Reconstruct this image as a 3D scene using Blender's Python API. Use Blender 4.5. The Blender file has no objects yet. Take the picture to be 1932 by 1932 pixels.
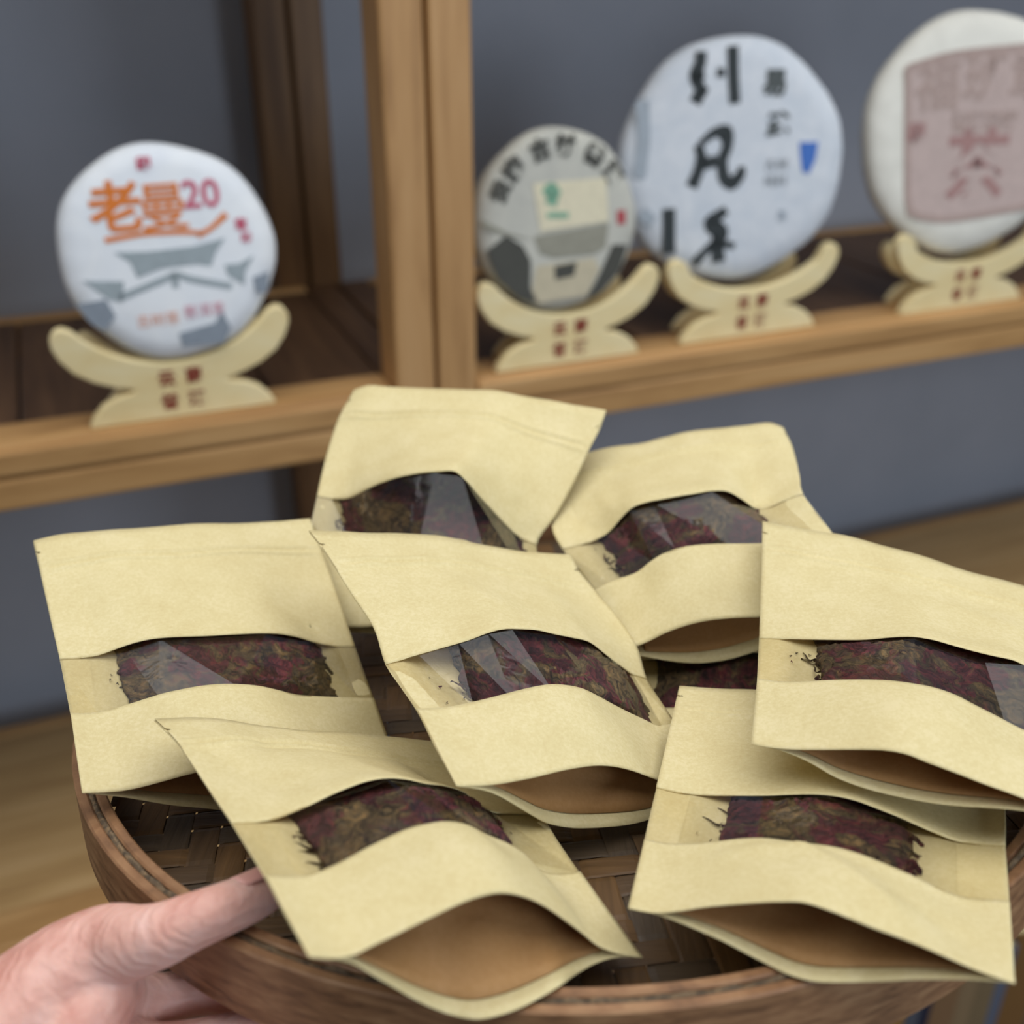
import bpy, bmesh, math, random
import numpy as np
from mathutils import Vector, Matrix, noise

# ------------------------------------------------------------------ camera, world, lights, exposure
S = bpy.context.scene
COL = S.collection
cam_d = bpy.data.cameras.new('camera')
cam = bpy.data.objects.new('camera', cam_d)
COL.objects.link(cam)
cam.location = (0, 0, 1.4)
cam.rotation_euler = (math.radians(90 - 27.5), 0, 0)
cam_d.sensor_fit = 'HORIZONTAL'
cam_d.sensor_width = 36.0
cam_d.lens = 36.0 * 2050 / 1932
cam_d.clip_start = 0.02
cam_d.dof.use_dof = True
cam_d.dof.focus_distance = 0.405
cam_d.dof.aperture_fstop = (cam_d.lens / 1000) / 0.0056
cam_d.dof.aperture_blades = 0
S.camera = cam

world = bpy.data.worlds.new('world')
S.world = world
world.use_nodes = True
bg = world.node_tree.nodes['Background']
bg.inputs[0].default_value = (0.80, 0.90, 1.0, 1)
bg.inputs[1].default_value = 0.14

def area(name, loc, target, sx, sy, power, color):
    d = bpy.data.lights.new(name, 'AREA')
    d.shape = 'RECTANGLE'; d.size = sx; d.size_y = sy
    d.energy = power; d.color = color
    o = bpy.data.objects.new(name, d)
    COL.objects.link(o)
    o.location = loc
    o.rotation_euler = (Vector(target) - Vector(loc)).to_track_quat('-Z', 'Y').to_euler()
    return o
area('ceiling_light', (-0.10, 0.55, 2.75), (-0.10, 0.55, 0), 3.6, 2.1, 57, (1.0, 0.985, 0.96))
area('window_daylight', (2.3, -1.5, 1.9), (0.3, 1.2, 0.9), 1.5, 1.6, 38, (0.78, 0.88, 1.0))

vs = S.view_settings
vs.view_transform = 'Standard'
vs.look = 'None'
vs.gamma = 1.0
vs.use_curve_mapping = False
vs.exposure = 0.0
S.cycles.max_bounces = 10
S.cycles.transparent_max_bounces = 16

# ------------------------------------------------------------------ helpers
R = random.Random(7)
def srgb(r, g, b):
    f = lambda c: (c / 255 / 12.92) if c / 255 <= 0.04045 else ((c / 255 + 0.055) / 1.055) ** 2.4
    return (f(r), f(g), f(b), 1)

def mesh_obj(name, verts, faces, mat, parent=None, smooth=False, origin=None):
    me = bpy.data.meshes.new(name)
    me.from_pydata([tuple(v) for v in verts], [], faces)
    me.update()
    if smooth:
        me.polygons.foreach_set('use_smooth', [True] * len(me.polygons))
    if mat: me.materials.append(mat)
    o = bpy.data.objects.new(name, me)
    COL.objects.link(o)
    if parent: o.parent = parent
    return o

def tag(o, label, cat, group=None):
    o['label'] = label; o['category'] = cat
    if group: o['group'] = group
    return o

def empty(name, loc=(0, 0, 0), rot=(0, 0, 0)):
    e = bpy.data.objects.new(name, None)
    e.empty_display_size = 0.03
    COL.objects.link(e)
    e.location = loc; e.rotation_euler = rot
    return e

def structure(o):
    o['kind'] = 'structure'
    return o

class MB:
    def __init__(self): self.v = []; self.f = []
    def box(self, x0, x1, y0, y1, z0, z1):
        n = len(self.v)
        self.v += [(x0,y0,z0),(x1,y0,z0),(x1,y1,z0),(x0,y1,z0),(x0,y0,z1),(x1,y0,z1),(x1,y1,z1),(x0,y1,z1)]
        self.f += [tuple(n+i for i in q) for q in ((0,3,2,1),(4,5,6,7),(0,1,5,4),(1,2,6,5),(2,3,7,6),(3,0,4,7))]
        return self
    def build(self, name, mat, parent=None, bevel=0.0, smooth=False):
        o = mesh_obj(name, self.v, self.f, mat, parent, smooth)
        if bevel:
            m = o.modifiers.new('bevel', 'BEVEL'); m.width = bevel; m.segments = 2; m.limit_method = 'ANGLE'
        return o
def box(name, mat, parent, x0, x1, y0, y1, z0, z1, bevel=0.0):
    return MB().box(x0, x1, y0, y1, z0, z1).build(name, mat, parent, bevel)

def prism(name, outline, y0, y1, mat, parent, bevel=0.0):
    """extrude an x-z outline from y0 to y1"""
    n = len(outline)
    v = [(x, y0, z) for x, z in outline] + [(x, y1, z) for x, z in outline]
    f = [tuple(range(n)), tuple(range(2*n-1, n-1, -1))] + [(i, i+n, (i+1) % n + n, (i+1) % n) for i in range(n)]
    o = mesh_obj(name, v, f, mat, parent)
    bm = bmesh.new(); bm.from_mesh(o.data); bmesh.ops.recalc_face_normals(bm, faces=bm.faces); bm.to_mesh(o.data); bm.free()
    if bevel:
        m = o.modifiers.new('bevel', 'BEVEL'); m.width = bevel; m.segments = 2; m.limit_method = 'ANGLE'
    return o

# ------------------------------------------------------------------ materials
def new_mat(name):
    m = bpy.data.materials.new(name); m.use_nodes = True
    nt = m.node_tree
    return m, nt, nt.nodes, nt.links, nt.nodes['Principled BSDF']

def ramp(nodes, stops):
    r = nodes.new('ShaderNodeValToRGB')
    e = r.color_ramp.elements
    e[0].position, e[0].color = stops[0]
    e[1].position, e[1].color = stops[-1]
    for p, c in stops[1:-1]:
        k = e.new(p); k.color = c
    return r

def coords(nodes, links, scale=(1, 1, 1), rot=(0, 0, 0), kind='Object'):
    tc = nodes.new('ShaderNodeTexCoord'); mp = nodes.new('ShaderNodeMapping')
    mp.inputs['Scale'].default_value = scale; mp.inputs['Rotation'].default_value = rot
    links.new(tc.outputs[kind], mp.inputs['Vector'])
    return mp.outputs[0]

def noise_tex(nodes, links, vec, scale, detail=4, rough=0.55, dist=0.0):
    n = nodes.new('ShaderNodeTexNoise')
    n.inputs['Scale'].default_value = scale; n.inputs['Detail'].default_value = detail
    n.inputs['Roughness'].default_value = rough; n.inputs['Distortion'].default_value = dist
    links.new(vec, n.inputs['Vector'])
    return n.outputs['Fac']

def bump(nodes, links, height, bsdf, strength=0.3, dist=0.001):
    b = nodes.new('ShaderNodeBump')
    b.inputs['Strength'].default_value = strength; b.inputs['Distance'].default_value = dist
    links.new(height, b.inputs['Height']); links.new(b.outputs[0], bsdf.inputs['Normal'])
    return b

def wood(name, dark, mid, light, scale=(1, 1, 1), grain=30, rough=0.55, bstr=0.15):
    m, nt, N, L, B = new_mat(name)
    v = coords(N, L, scale)
    f = noise_tex(N, L, v, grain, 6, 0.6, 0.4)
    r = ramp(N, [(0.25, dark), (0.5, mid), (0.78, light)])
    L.new(f, r.inputs[0]); L.new(r.outputs[0], B.inputs['Base Color'])
    B.inputs['Roughness'].default_value = rough
    bump(N, L, f, B, bstr, 0.0008)
    return m

def flat(name, col, rough=0.6, spec=0.3):
    m, nt, N, L, B = new_mat(name)
    v = coords(N, L)
    f = noise_tex(N, L, v, 120, 3)
    c0 = tuple(c * 0.93 for c in col[:3]) + (1,); c1 = tuple(min(1, c * 1.06) for c in col[:3]) + (1,)
    r = ramp(N, [(0.3, c0), (0.7, c1)])
    L.new(f, r.inputs[0]); L.new(r.outputs[0], B.inputs['Base Color'])
    B.inputs['Roughness'].default_value = rough
    B.inputs['Specular IOR Level'].default_value = spec
    return m

def paper_mat(name, tint=1.0, shift=(1, 1, 1)):
    m, nt, N, L, B = new_mat(name)
    v = coords(N, L)
    fine = noise_tex(N, L, v, 620, 4, 0.7)
    blot0 = noise_tex(N, L, v, 55, 5, 0.6)
    bm_ = N.new('ShaderNodeMath'); bm_.operation = 'MULTIPLY_ADD'; bm_.inputs[1].default_value = 0.45; bm_.inputs[2].default_value = 0.275
    L.new(blot0, bm_.inputs[0]); blot = bm_.outputs[0]
    mix = N.new('ShaderNodeMath'); mix.operation = 'MULTIPLY_ADD'
    L.new(fine, mix.inputs[0]); mix.inputs[1].default_value = 0.75
    L.new(blot, mix.inputs[2])
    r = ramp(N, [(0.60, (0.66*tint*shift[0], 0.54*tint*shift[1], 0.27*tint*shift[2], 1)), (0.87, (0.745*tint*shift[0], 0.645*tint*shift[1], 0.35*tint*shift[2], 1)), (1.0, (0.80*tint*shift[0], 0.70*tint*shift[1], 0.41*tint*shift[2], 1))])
    L.new(mix.outputs[0], r.inputs[0]); L.new(r.outputs[0], B.inputs['Base Color'])
    B.inputs['Roughness'].default_value = 0.62
    B.inputs['Specular IOR Level'].default_value = 0.25
    b = bump(N, L, fine, B, 0.10, 0.0004)
    # a little light comes through the thin paper
    tr = N.new('ShaderNodeBsdfTranslucent'); L.new(b.outputs[0], tr.inputs['Normal'])
    tr.inputs['Color'].default_value = (0.75, 0.40, 0.12, 1)
    ms = N.new('ShaderNodeMixShader'); ms.inputs[0].default_value = 0.13
    out = N['Material Output']
    L.new(B.outputs[0], ms.inputs[1]); L.new(tr.outputs[0], ms.inputs[2]); L.new(ms.outputs[0], out.inputs['Surface'])
    return m

def film_mat():
    m, nt, N, L, B = new_mat('clear_film')
    N.remove(B)
    out = N['Material Output']
    tr = N.new('ShaderNodeBsdfTransparent'); tr.inputs[0].default_value = (0.95, 0.94, 0.92, 1)
    gl = N.new('ShaderNodeBsdfGlossy'); gl.inputs['Roughness'].default_value = 0.09
    gl.inputs['Color'].default_value = (0.93, 0.96, 1.0, 1)
    v = coords(N, L)
    f = noise_tex(N, L, v, 60, 3, 0.5, 0.6)
    bp = N.new('ShaderNodeBump'); bp.inputs['Strength'].default_value = 0.12; bp.inputs['Distance'].default_value = 0.0016
    L.new(f, bp.inputs['Height']); L.new(bp.outputs[0], gl.inputs['Normal'])
    fr = N.new('ShaderNodeFresnel'); fr.inputs['IOR'].default_value = 1.55
    L.new(bp.outputs[0], fr.inputs['Normal'])
    mul = N.new('ShaderNodeMath'); mul.operation = 'MULTIPLY'; mul.inputs[1].default_value = 0.72; mul.use_clamp = True
    L.new(fr.outputs[0], mul.inputs[0])
    ms = N.new('ShaderNodeMixShader')
    L.new(mul.outputs[0], ms.inputs[0]); L.new(tr.outputs[0], ms.inputs[1]); L.new(gl.outputs[0], ms.inputs[2])
    L.new(ms.outputs[0], out.inputs['Surface'])
    return m

def tea_mat(name, seed):
    m, nt, N, L, B = new_mat(name)
    v = coords(N, L, (1, 1, 1), (0, 0, seed))
    warp = N.new('ShaderNodeTexNoise'); warp.inputs['Scale'].default_value = 70
    L.new(v, warp.inputs['Vector'])
    add = N.new('ShaderNodeMixRGB'); add.blend_type = 'ADD'; add.inputs[0].default_value = 0.018
    L.new(v, add.inputs[1]); L.new(warp.outputs['Color'], add.inputs[2])
    patch = noise_tex(N, L, add.outputs[0], 42, 4, 0.6, 1.2)
    r = ramp(N, [(0.30, srgb(40, 29, 30)), (0.40, srgb(80, 36, 44)), (0.47, srgb(92, 42, 50)), (0.52, srgb(84, 70, 50)), (0.61, srgb(110, 96, 66)), (0.70, srgb(60, 50, 42))])
    L.new(patch, r.inputs[0])
    mp = N.new('ShaderNodeMapping'); mp.inputs['Scale'].default_value = (1, 0.35, 1); mp.inputs['Rotation'].default_value = (0, 0, seed * 1.7)
    L.new(add.outputs[0], mp.inputs[0])
    fib = noise_tex(N, L, mp.outputs[0], 230, 6, 0.72, 1.8)
    r2 = ramp(N, [(0.36, (0.16, 0.14, 0.14, 1)), (0.50, (0.85, 0.8, 0.78, 1)), (0.66, (1.9, 1.55, 1.2, 1))])
    L.new(fib, r2.inputs[0])
    mu = N.new('ShaderNodeMixRGB'); mu.blend_type = 'MULTIPLY'; mu.inputs[0].default_value = 1
    L.new(r.outputs[0], mu.inputs[1]); L.new(r2.outputs[0], mu.inputs[2])
    L.new(mu.outputs[0], B.inputs['Base Color'])
    B.inputs['Roughness'].default_value = 0.7
    bump(N, L, fib, B, 0.9, 0.0015)
    return m

def skin_mat():
    m, nt, N, L, B = new_mat('skin')
    v = coords(N, L)
    f = noise_tex(N, L, v, 55, 4, 0.55)
    r = ramp(N, [(0.3, srgb(202, 142, 128)), (0.5, srgb(224, 174, 160)), (0.7, srgb(234, 194, 184))])
    L.new(f, r.inputs[0]); L.new(r.outputs[0], B.inputs['Base Color'])
    B.inputs['Roughness'].default_value = 0.46
    B.inputs['Subsurface Weight'].default_value = 0.25
    B.inputs['Subsurface Radius'].default_value = (0.010, 0.004, 0.002)
    B.inputs['Subsurface Scale'].default_value = 0.5
    v2 = coords(N, L, (1, 1, 1), (0.3, 0.9, 0.6))
    w = N.new('ShaderNodeTexWave'); w.inputs['Scale'].default_value = 90; w.inputs['Distortion'].default_value = 9
    w.inputs['Detail'].default_value = 3; w.inputs['Detail Scale'].default_value = 1.2
    L.new(v2, w.inputs['Vector'])
    fine = noise_tex(N, L, v, 900, 3)
    ad = N.new('ShaderNodeMath'); ad.operation = 'MULTIPLY_ADD'; ad.inputs[1].default_value = 0.35
    L.new(fine, ad.inputs[0]); L.new(w.outputs['Fac'], ad.inputs[2])
    bump(N, L, ad.outputs[0], B, 0.30, 0.0007)
    return m

M = {}
M['paper'] = paper_mat('kraft_paper')
M['film'] = film_mat()
M['gusset'] = paper_mat('shade_browned_gusset', 0.60, (1.05, 0.68, 0.50))  # pouch paper browned and darkened, painting in the shade inside the open fold
M['tea'] = [tea_mat('pressed_tea', i * 0.9) for i in range(8)]
M['leaf'] = flat('dry_tea_leaf', srgb(44, 32, 30), 0.7)
M['skin'] = skin_mat()
M['nail'] = flat('fingernail', srgb(232, 176, 166), 0.28, 0.5)
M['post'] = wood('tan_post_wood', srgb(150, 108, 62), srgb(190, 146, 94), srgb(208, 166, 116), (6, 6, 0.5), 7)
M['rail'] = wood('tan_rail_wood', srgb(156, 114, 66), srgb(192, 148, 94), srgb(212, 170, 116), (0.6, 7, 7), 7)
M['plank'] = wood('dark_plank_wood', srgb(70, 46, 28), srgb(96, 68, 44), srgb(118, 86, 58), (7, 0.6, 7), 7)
M['rear_post_shaded'] = wood('shaded_rear_post_wood', srgb(94, 64, 38), srgb(126, 92, 58), srgb(146, 110, 72), (6, 6, 0.5), 7)  # post wood darkened: shade under the upper shelf is put into this colour
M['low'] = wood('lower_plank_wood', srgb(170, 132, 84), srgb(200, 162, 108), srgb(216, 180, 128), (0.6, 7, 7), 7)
M['stand'] = wood('pale_plywood', srgb(236, 210, 150), srgb(246, 226, 172), srgb(250, 236, 192), (1, 5, 3), 12)
M['mark'] = flat('red_brown_mark', srgb(140, 52, 40))
M['hoop'] = wood('bamboo_hoop', srgb(92, 64, 44), srgb(144, 106, 74), srgb(178, 140, 102), (3, 3, 16), 22, 0.45, 0.3)
M['weave_edge'] = wood('frayed_weave_edge', srgb(40, 36, 32), srgb(104, 88, 68), srgb(156, 128, 92), (1, 1, 1), 320, 0.8, 0.8)
def strip_mat(name, base, ax):
    sc = (0.06, 1, 1) if ax == 0 else (1, 0.06, 1)
    d = tuple(c * 0.62 for c in base[:3]) + (1,); l = tuple(c * 1.35 for c in base[:3]) + (1,)
    return wood(name, d, base, l, sc, 420, 0.5, 0.5)
M['strips'] = [[strip_mat('bamboo_strip', c, ax) for c in (srgb(94, 72, 48), srgb(82, 68, 52), srgb(108, 80, 48))] for ax in (0, 1)]

# ------------------------------------------------------------------ the room
ANG = math.radians(22.367)
SH = Vector((-0.4634, 0.8988, 0.0))           # front line of the shelving at its left end, on the floor
def shelf_frame(name):
    return empty(name, SH, (0, 0, ANG))
sx_ = Vector((math.cos(ANG), math.sin(ANG), 0)); sy_ = Vector((-math.sin(ANG), math.cos(ANG), 0))
def at_shelf(s, d, z=0.0):
    return SH + sx_ * s + sy_ * d + Vector((0, 0, z))

def wall_mat():
    m, nt, N, L, B = new_mat('grey_wall_paint')
    v = coords(N, L)
    f = noise_tex(N, L, v, 6, 4)
    r = ramp(N, [(0.3, srgb(160, 164, 174)), (0.7, srgb(168, 171, 181))])
    L.new(f, r.inputs[0]); L.new(r.outputs[0], B.inputs['Base Color'])
    B.inputs['Roughness'].default_value = 0.8
    bump(N, L, noise_tex(N, L, v, 180, 3), B, 0.08, 0.001)
    return m
def floor_mat():
    return wood('floor_wood', srgb(70, 54, 40), srgb(98, 76, 54), srgb(120, 94, 68), (5, 0.6, 1), 6)
wf = MB().box(-3.0, 4.5, 0.50, 0.62, 0, 2.9).build('wall_back', wall_mat())
wf.location = SH; wf.rotation_euler = (0, 0, ANG); structure(wf)
fl = MB().box(-4, 5, -3.5, 0.5, -0.05, 0.0).build('floor', floor_mat())
fl.location = SH; fl.rotation_euler = (0, 0, ANG); structure(fl)

def shelf_unit(label, s0, s1, joint):
    t = shelf_frame('shelf_unit')
    tag(t, label, 'shelf', 'open wooden shelf units along the grey wall')
    pw, pd = 0.041, 0.06
    for x in (s0, s1 - pw):
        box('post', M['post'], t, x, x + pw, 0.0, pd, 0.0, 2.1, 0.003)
        box('post', M['rear_post_shaded'], t, x - 0.034, x - 0.034 + pw, 0.428, 0.488, 0.0, 2.1, 0.003)
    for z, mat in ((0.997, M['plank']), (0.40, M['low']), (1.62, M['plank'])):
        # front rail in two stepped lips, back rail, then the planks between the posts
        r = box('front_rail', M['rail'], t, s0 + pw + 0.0006, s1 - pw - 0.0006, 0.004, 0.062, z - 0.064, z, 0.004)
        box('moulding', M['rail'], r, s0 + pw + 0.0006, s1 - pw - 0.0006, -0.004, 0.0045, z - 0.028, z - 0.004, 0.003)
        box('moulding', M['rail'], r, s0 + pw + 0.0006, s1 - pw - 0.0006, -0.003, 0.0045, z - 0.062, z - 0.0315, 0.003)
        box('back_rail', M['rail'], t, s0 + pw + 0.0006, s1 - pw - 0.0006, 0.405, 0.4275, z - 0.05, z - 0.001, 0.003)
        if z < 0.5:
            for i in range(4):
                y = 0.0625 + i * 0.0855
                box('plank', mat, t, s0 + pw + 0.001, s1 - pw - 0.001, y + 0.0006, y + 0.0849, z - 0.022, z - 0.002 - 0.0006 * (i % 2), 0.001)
            continue
        for x in (s0, s1 - pw):
            box('side_rail', mat, t, x + 0.0004, x + pw - 0.0004, pd + 0.0005, 0.4275, z - 0.030, z - 0.002, 0.002)
        n = int(round((s1 - s0 - 2 * pw) / joint))
        w = (s1 - s0 - 2 * pw) / n
        for i in range(n):
            x = s0 + pw + i * w
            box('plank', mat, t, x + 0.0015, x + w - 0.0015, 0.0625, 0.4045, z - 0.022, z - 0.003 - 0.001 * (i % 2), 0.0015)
    return t
shelf_unit('tan wooden shelf unit on the left with one wrapped tea cake displayed', -0.86, 0.416, 0.115)
shelf_unit('tan wooden shelf unit on the right carrying three wrapped tea cakes', 0.4205, 2.42, 0.115)

# ------------------------------------------------------------------ text helper
def text_mesh(name, body, size, mat, parent, loc, offset=0.0, extrude=0.0002, rot=(math.pi / 2, 0, 0)):
    cu = bpy.data.curves.new(name, 'FONT')
    cu.body = body; cu.size = size; cu.align_x = 'CENTER'; cu.align_y = 'CENTER'
    cu.offset = offset; cu.extrude = extrude; cu.resolution_u = 3
    tmp = bpy.data.objects.new(name + '_tmp', cu)
    COL.objects.link(tmp)
    dg = bpy.context.evaluated_depsgraph_get()
    me = bpy.data.meshes.new_from_object(tmp.evaluated_get(dg))
    bpy.data.objects.remove(tmp); bpy.data.curves.remove(cu)
    me.materials.clear(); me.materials.append(mat)
    o = bpy.data.objects.new(name, me); COL.objects.link(o)
    o.parent = parent; o.location = loc; o.rotation_euler = rot
    return o

def blob(name, pts, w, mat, parent, y, th=0.0003):
    """a brush stroke: ribbon along pts (x,z[,width factor]) lying on the plane y"""
    P = [Vector((p[0], p[1])) for p in pts]; k = [p[2] if len(p) > 2 else 1.0 for p in pts]
    Q = []; W = []
    for i in range(len(P) - 1):
        for j in range(5):
            t = j / 5; Q.append(P[i].lerp(P[i + 1], t)); W.append(k[i] * (1 - t) + k[i + 1] * t)
    Q.append(P[-1]); W.append(k[-1])
    for _ in range(2):
        Q = [Q[0]] + [(Q[i - 1] + Q[i] * 2 + Q[i + 1]) / 4 for i in range(1, len(Q) - 1)] + [Q[-1]]
    l = []; r = []
    for i, q in enumerate(Q):
        d = (Q[min(i + 1, len(Q) - 1)] - Q[max(i - 1, 0)])
        d = d.normalized() if d.length > 1e-9 else Vector((1, 0))
        nn = Vector((-d.y, d.x)) * w * 0.5 * W[i]
        l.append(q + nn); r.append(q - nn)
    v = []
    for a, b in zip(l, r): v += [(a.x, y, a.y), (b.x, y, b.y)]
    m = len(v)
    v += [(x, y + th, z) for x, y, z in v]
    f = []
    for i in range(len(Q) - 1):
        a = 2 * i
        f += [(a, a + 1, a + 3, a + 2), (m + a, m + a + 2, m + a + 3, m + a + 1), (a, a + 2, m + a + 2, m + a), (a + 1, m + a + 1, m + a + 3, a + 3)]
    f += [(0, m, m + 1, 1), (m - 2, m - 1, 2 * m - 1, 2 * m - 2)]
    return v, f

def strokes(name, lst, w, mat, parent, y):
    V = []; F = []
    for s in lst:
        v, f = blob(name, s, w, mat, parent, y)
        n = len(V); V += v; F += [tuple(i + n for i in q) for q in f]
    return mesh_obj(name, V, F, mat, parent)

def poly(name, pts, mat, parent, y, th=0.0004):
    n = len(pts)
    v = [(x, y, z) for x, z in pts] + [(x, y + th, z) for x, z in pts]
    return mesh_obj(name, v, [tuple(range(n)), tuple(range(2 * n - 1, n - 1, -1))] + [(i, (i + 1) % n, (i + 1) % n + n, i + n) for i in range(n)], mat, parent)

# ------------------------------------------------------------------ display stands and wrapped tea cakes on the shelf
def stand_outline(k, Rc=0.118):
    xs = [0.080 * math.sin(math.pi / 2 * i / 12) for i in range(13)]
    inner = [(x, 0.055 + Rc - math.sqrt(Rc * Rc - x * x)) for x in xs]
    tip = [(0.088, 0.0945), (0.096, 0.0985), (0.103, 0.0965), (0.1075, 0.0895), (0.1075, 0.081)]
    outer = [(0.103, 0.069), (0.093, 0.0555), (0.077, 0.0445), (0.060, 0.0375), (0.047, 0.034), (0.0425, 0.032), (0.047, 0.0302)]
    foot = [(0.060, 0.0275), (0.073, 0.0205), (0.082, 0.011), (0.0865, 0.003), (0.087, 0.0)]
    half = inner + tip + outer + foot
    full = half + [(-x, z) for x, z in reversed(half[1:])]
    return [(x * k, z) for x, z in full]

def display_stand(s, d, label, k=1.0, Rc=0.118):
    t = empty('display_stand', at_shelf(s, d, 0.9975), (0, 0, ANG))
    tag(t, label, 'stand', 'pale plywood cake stands on the shelf')
    fp = prism('front_panel', stand_outline(k, Rc), -0.006, 0.006, M['stand'], t, 0.002)
    rear = [(x * 0.80, z * 0.80) for x, z in stand_outline(k, Rc)]
    prism('rear_panel', rear, 0.042, 0.052, M['stand'], t, 0.002)
    box('cross_bar', M['stand'], t, -0.010, 0.010, 0.0061, 0.0419, 0.010, 0.030, 0.001)
    for ch, x, z in (('云', -0.0125, 0.040), ('南', 0.0125, 0.040), ('普', -0.0125, 0.0165), ('洱', 0.0125, 0.0165)):
        text_mesh('character', ch, 0.0160, M['mark'], fp, (x, -0.0064, z), 0.0006)
    return t

def wrapped_cake(s, d, zc, rad, label, mat, yaw=0.0, seed=0, tilt=-8):
    """paper-wrapped pressed cake standing on edge: local x across, y thickness, z up; front face at y<0"""
    t = empty('wrapped_tea_cake', at_shelf(s, d, zc), (math.radians(tilt), 0, ANG - math.radians(yaw)))
    tag(t, label, 'tea cake', 'paper wrapped tea cakes on the shelf')
    rr = random.Random(seed)
    prof = [(0.0, -0.013), (0.45, -0.013), (0.80, -0.0128), (0.93, -0.010), (0.985, -0.004), (1.0, 0.004), (0.985, 0.012), (0.93, 0.018), (0.7, 0.022), (0.0, 0.020)]
    n = 72; V = []; F = []
    wob = [1 + 0.012 * math.sin(3 * a + seed) + 0.010 * math.sin(7 * a + seed * 2) for a in [2 * math.pi * i / n for i in range(n)]]
    for j, (r, y) in enumerate(prof[1:-1]):
        for i in range(n):
            a = 2 * math.pi * i / n
            fold = 0.0008 * math.sin(23 * a + j) if r > 0.9 else 0
            q = r * rad * (1 + (wob[i] - 1) * r)
            V.append((q * math.cos(a), y + fold, q * math.sin(a)))
    m = len(prof) - 2
    for j in range(m - 1):
        for i in range(n):
            k = (i + 1) % n
            F.append((j * n + i, j * n + k, (j + 1) * n + k, (j + 1) * n + i))
    F.append(tuple(range(n - 1, -1, -1)))
    F.append(tuple((m - 1) * n + i for i in range(n)))
    o = mesh_obj('wrapper', V, F, mat, t, True)
    return t, o

def wrap_mat(name, c0, c1, sc=16):
    m, nt, N, L, B = new_mat(name)
    v = coords(N, L)
    f = noise_tex(N, L, v, sc, 6, 0.65, 0.8)
    r = ramp(N, [(0.35, c0), (0.65, c1)])
    L.new(f, r.inputs[0]); L.new(r.outputs[0], B.inputs['Base Color'])
    B.inputs['Roughness'].default_value = 0.75
    bump(N, L, f, B, 0.4, 0.002)
    return m
YF = -0.0136
ink = {n: flat('ink_' + n, c) for n, c in dict(orange=srgb(226, 128, 52), pink=srgb(206, 96, 120), grey=srgb(160, 172, 178), dgrey=srgb(138, 148, 160), pale=srgb(226, 220, 214), black=srgb(52, 58, 60), sblack=srgb(84, 90, 90),
    green=srgb(126, 172, 146), cream=srgb(226, 218, 190), red=srgb(178, 74, 80), ink=srgb(74, 74, 68), mid=srgb(150, 148, 134), sand=srgb(196, 186, 160), blue=srgb(70, 116, 196), rose=srgb(196, 176, 170), rosed=srgb(170, 132, 128), grid=srgb(178, 156, 148), haze=srgb(168, 178, 188)).items()}

# cake on the left unit: white wrapper with orange title, a 20 and a village gate
display_stand(0.166, 0.018, 'pale plywood crescent stand alone on the left shelf unit')
w1, p1 = wrapped_cake(0.174, 0.032, 1.1505, 0.0965, 'white wrapped tea cake with orange characters and number 20', wrap_mat('white_wrapper', srgb(232, 238, 246), srgb(242, 246, 250)), seed=1)
text_mesh('character', '老', 0.046, ink['orange'], p1, (-0.040, YF, 0.041), 0.0012)
text_mesh('character', '曼', 0.044, ink['orange'], p1, (0.000, YF, 0.039), 0.0004)
text_mesh('number', '20', 0.034, ink['pink'], p1, (0.034, YF, 0.049), 0.0006)
strokes('flourish', [[(-0.054, 0.017, .8), (-0.02, 0.020, .7), (0.012, 0.019, .8), (0.030, 0.016, .6)], [(0.026, 0.014, .8), (0.040, 0.020, .7), (0.054, 0.031, 1)]], 0.006, ink['orange'], p1, YF)
text_mesh('seal', '印', 0.013, ink['pink'], p1, (-0.011, YF, 0.078), 0.0006)
text_mesh('seal', '章', 0.012, ink['pink'], p1, (0.066, YF, 0.020), 0.0003)
text_mesh('seal', '印', 0.010, ink['pink'], p1, (0.069, YF, 0.008), 0.0003)
poly('gate_roof', [(-0.048, 0.006), (-0.036, -0.004), (-0.032, -0.018), (-0.010, -0.012), (0.022, -0.011), (0.034, -0.014), (0.040, -0.002), (0.050, 0.010), (0.02, 0.005), (-0.02, 0.004)], ink['grey'], p1, YF)
poly('gate_roof', [(-0.078, -0.016), (-0.060, -0.034), (-0.048, -0.038), (-0.044, -0.020), (-0.062, -0.018)], ink['grey'], p1, YF)
poly('gate_roof', [(0.074, -0.008), (0.064, -0.022), (0.062, -0.034), (0.048, -0.024), (0.046, -0.014), (0.060, -0.014)], ink['grey'], p1, YF)
strokes('gate_line', [[(-0.05, -0.034), (-0.01, -0.022), (0.002, -0.018), (0.014, -0.024), (0.05, -0.034)], [(0.0, -0.018), (0.0, -0.03)]], 0.006, ink['grey'], p1, YF)
poly('hill', [(-0.088, -0.036), (-0.062, -0.034), (-0.056, -0.050), (-0.068, -0.062), (-0.078, -0.054)], ink['dgrey'], p1, YF)
poly('hill', [(0.086, -0.024), (0.070, -0.028), (0.072, -0.042), (0.082, -0.044)], ink['dgrey'], p1, YF)
poly('ground', [(-0.004, -0.072), (0.030, -0.066), (0.038, -0.056), (0.044, -0.072), (0.036, -0.086), (-0.002, -0.084)], ink['dgrey'], p1, YF)
text_mesh('caption', '古树茶', 0.013, ink['orange'], p1, (-0.020, YF, -0.058), -0.0002)
text_mesh('caption', '普洱茶', 0.013, ink['pink'], p1, (0.022, YF, -0.054), -0.0002)

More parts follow.
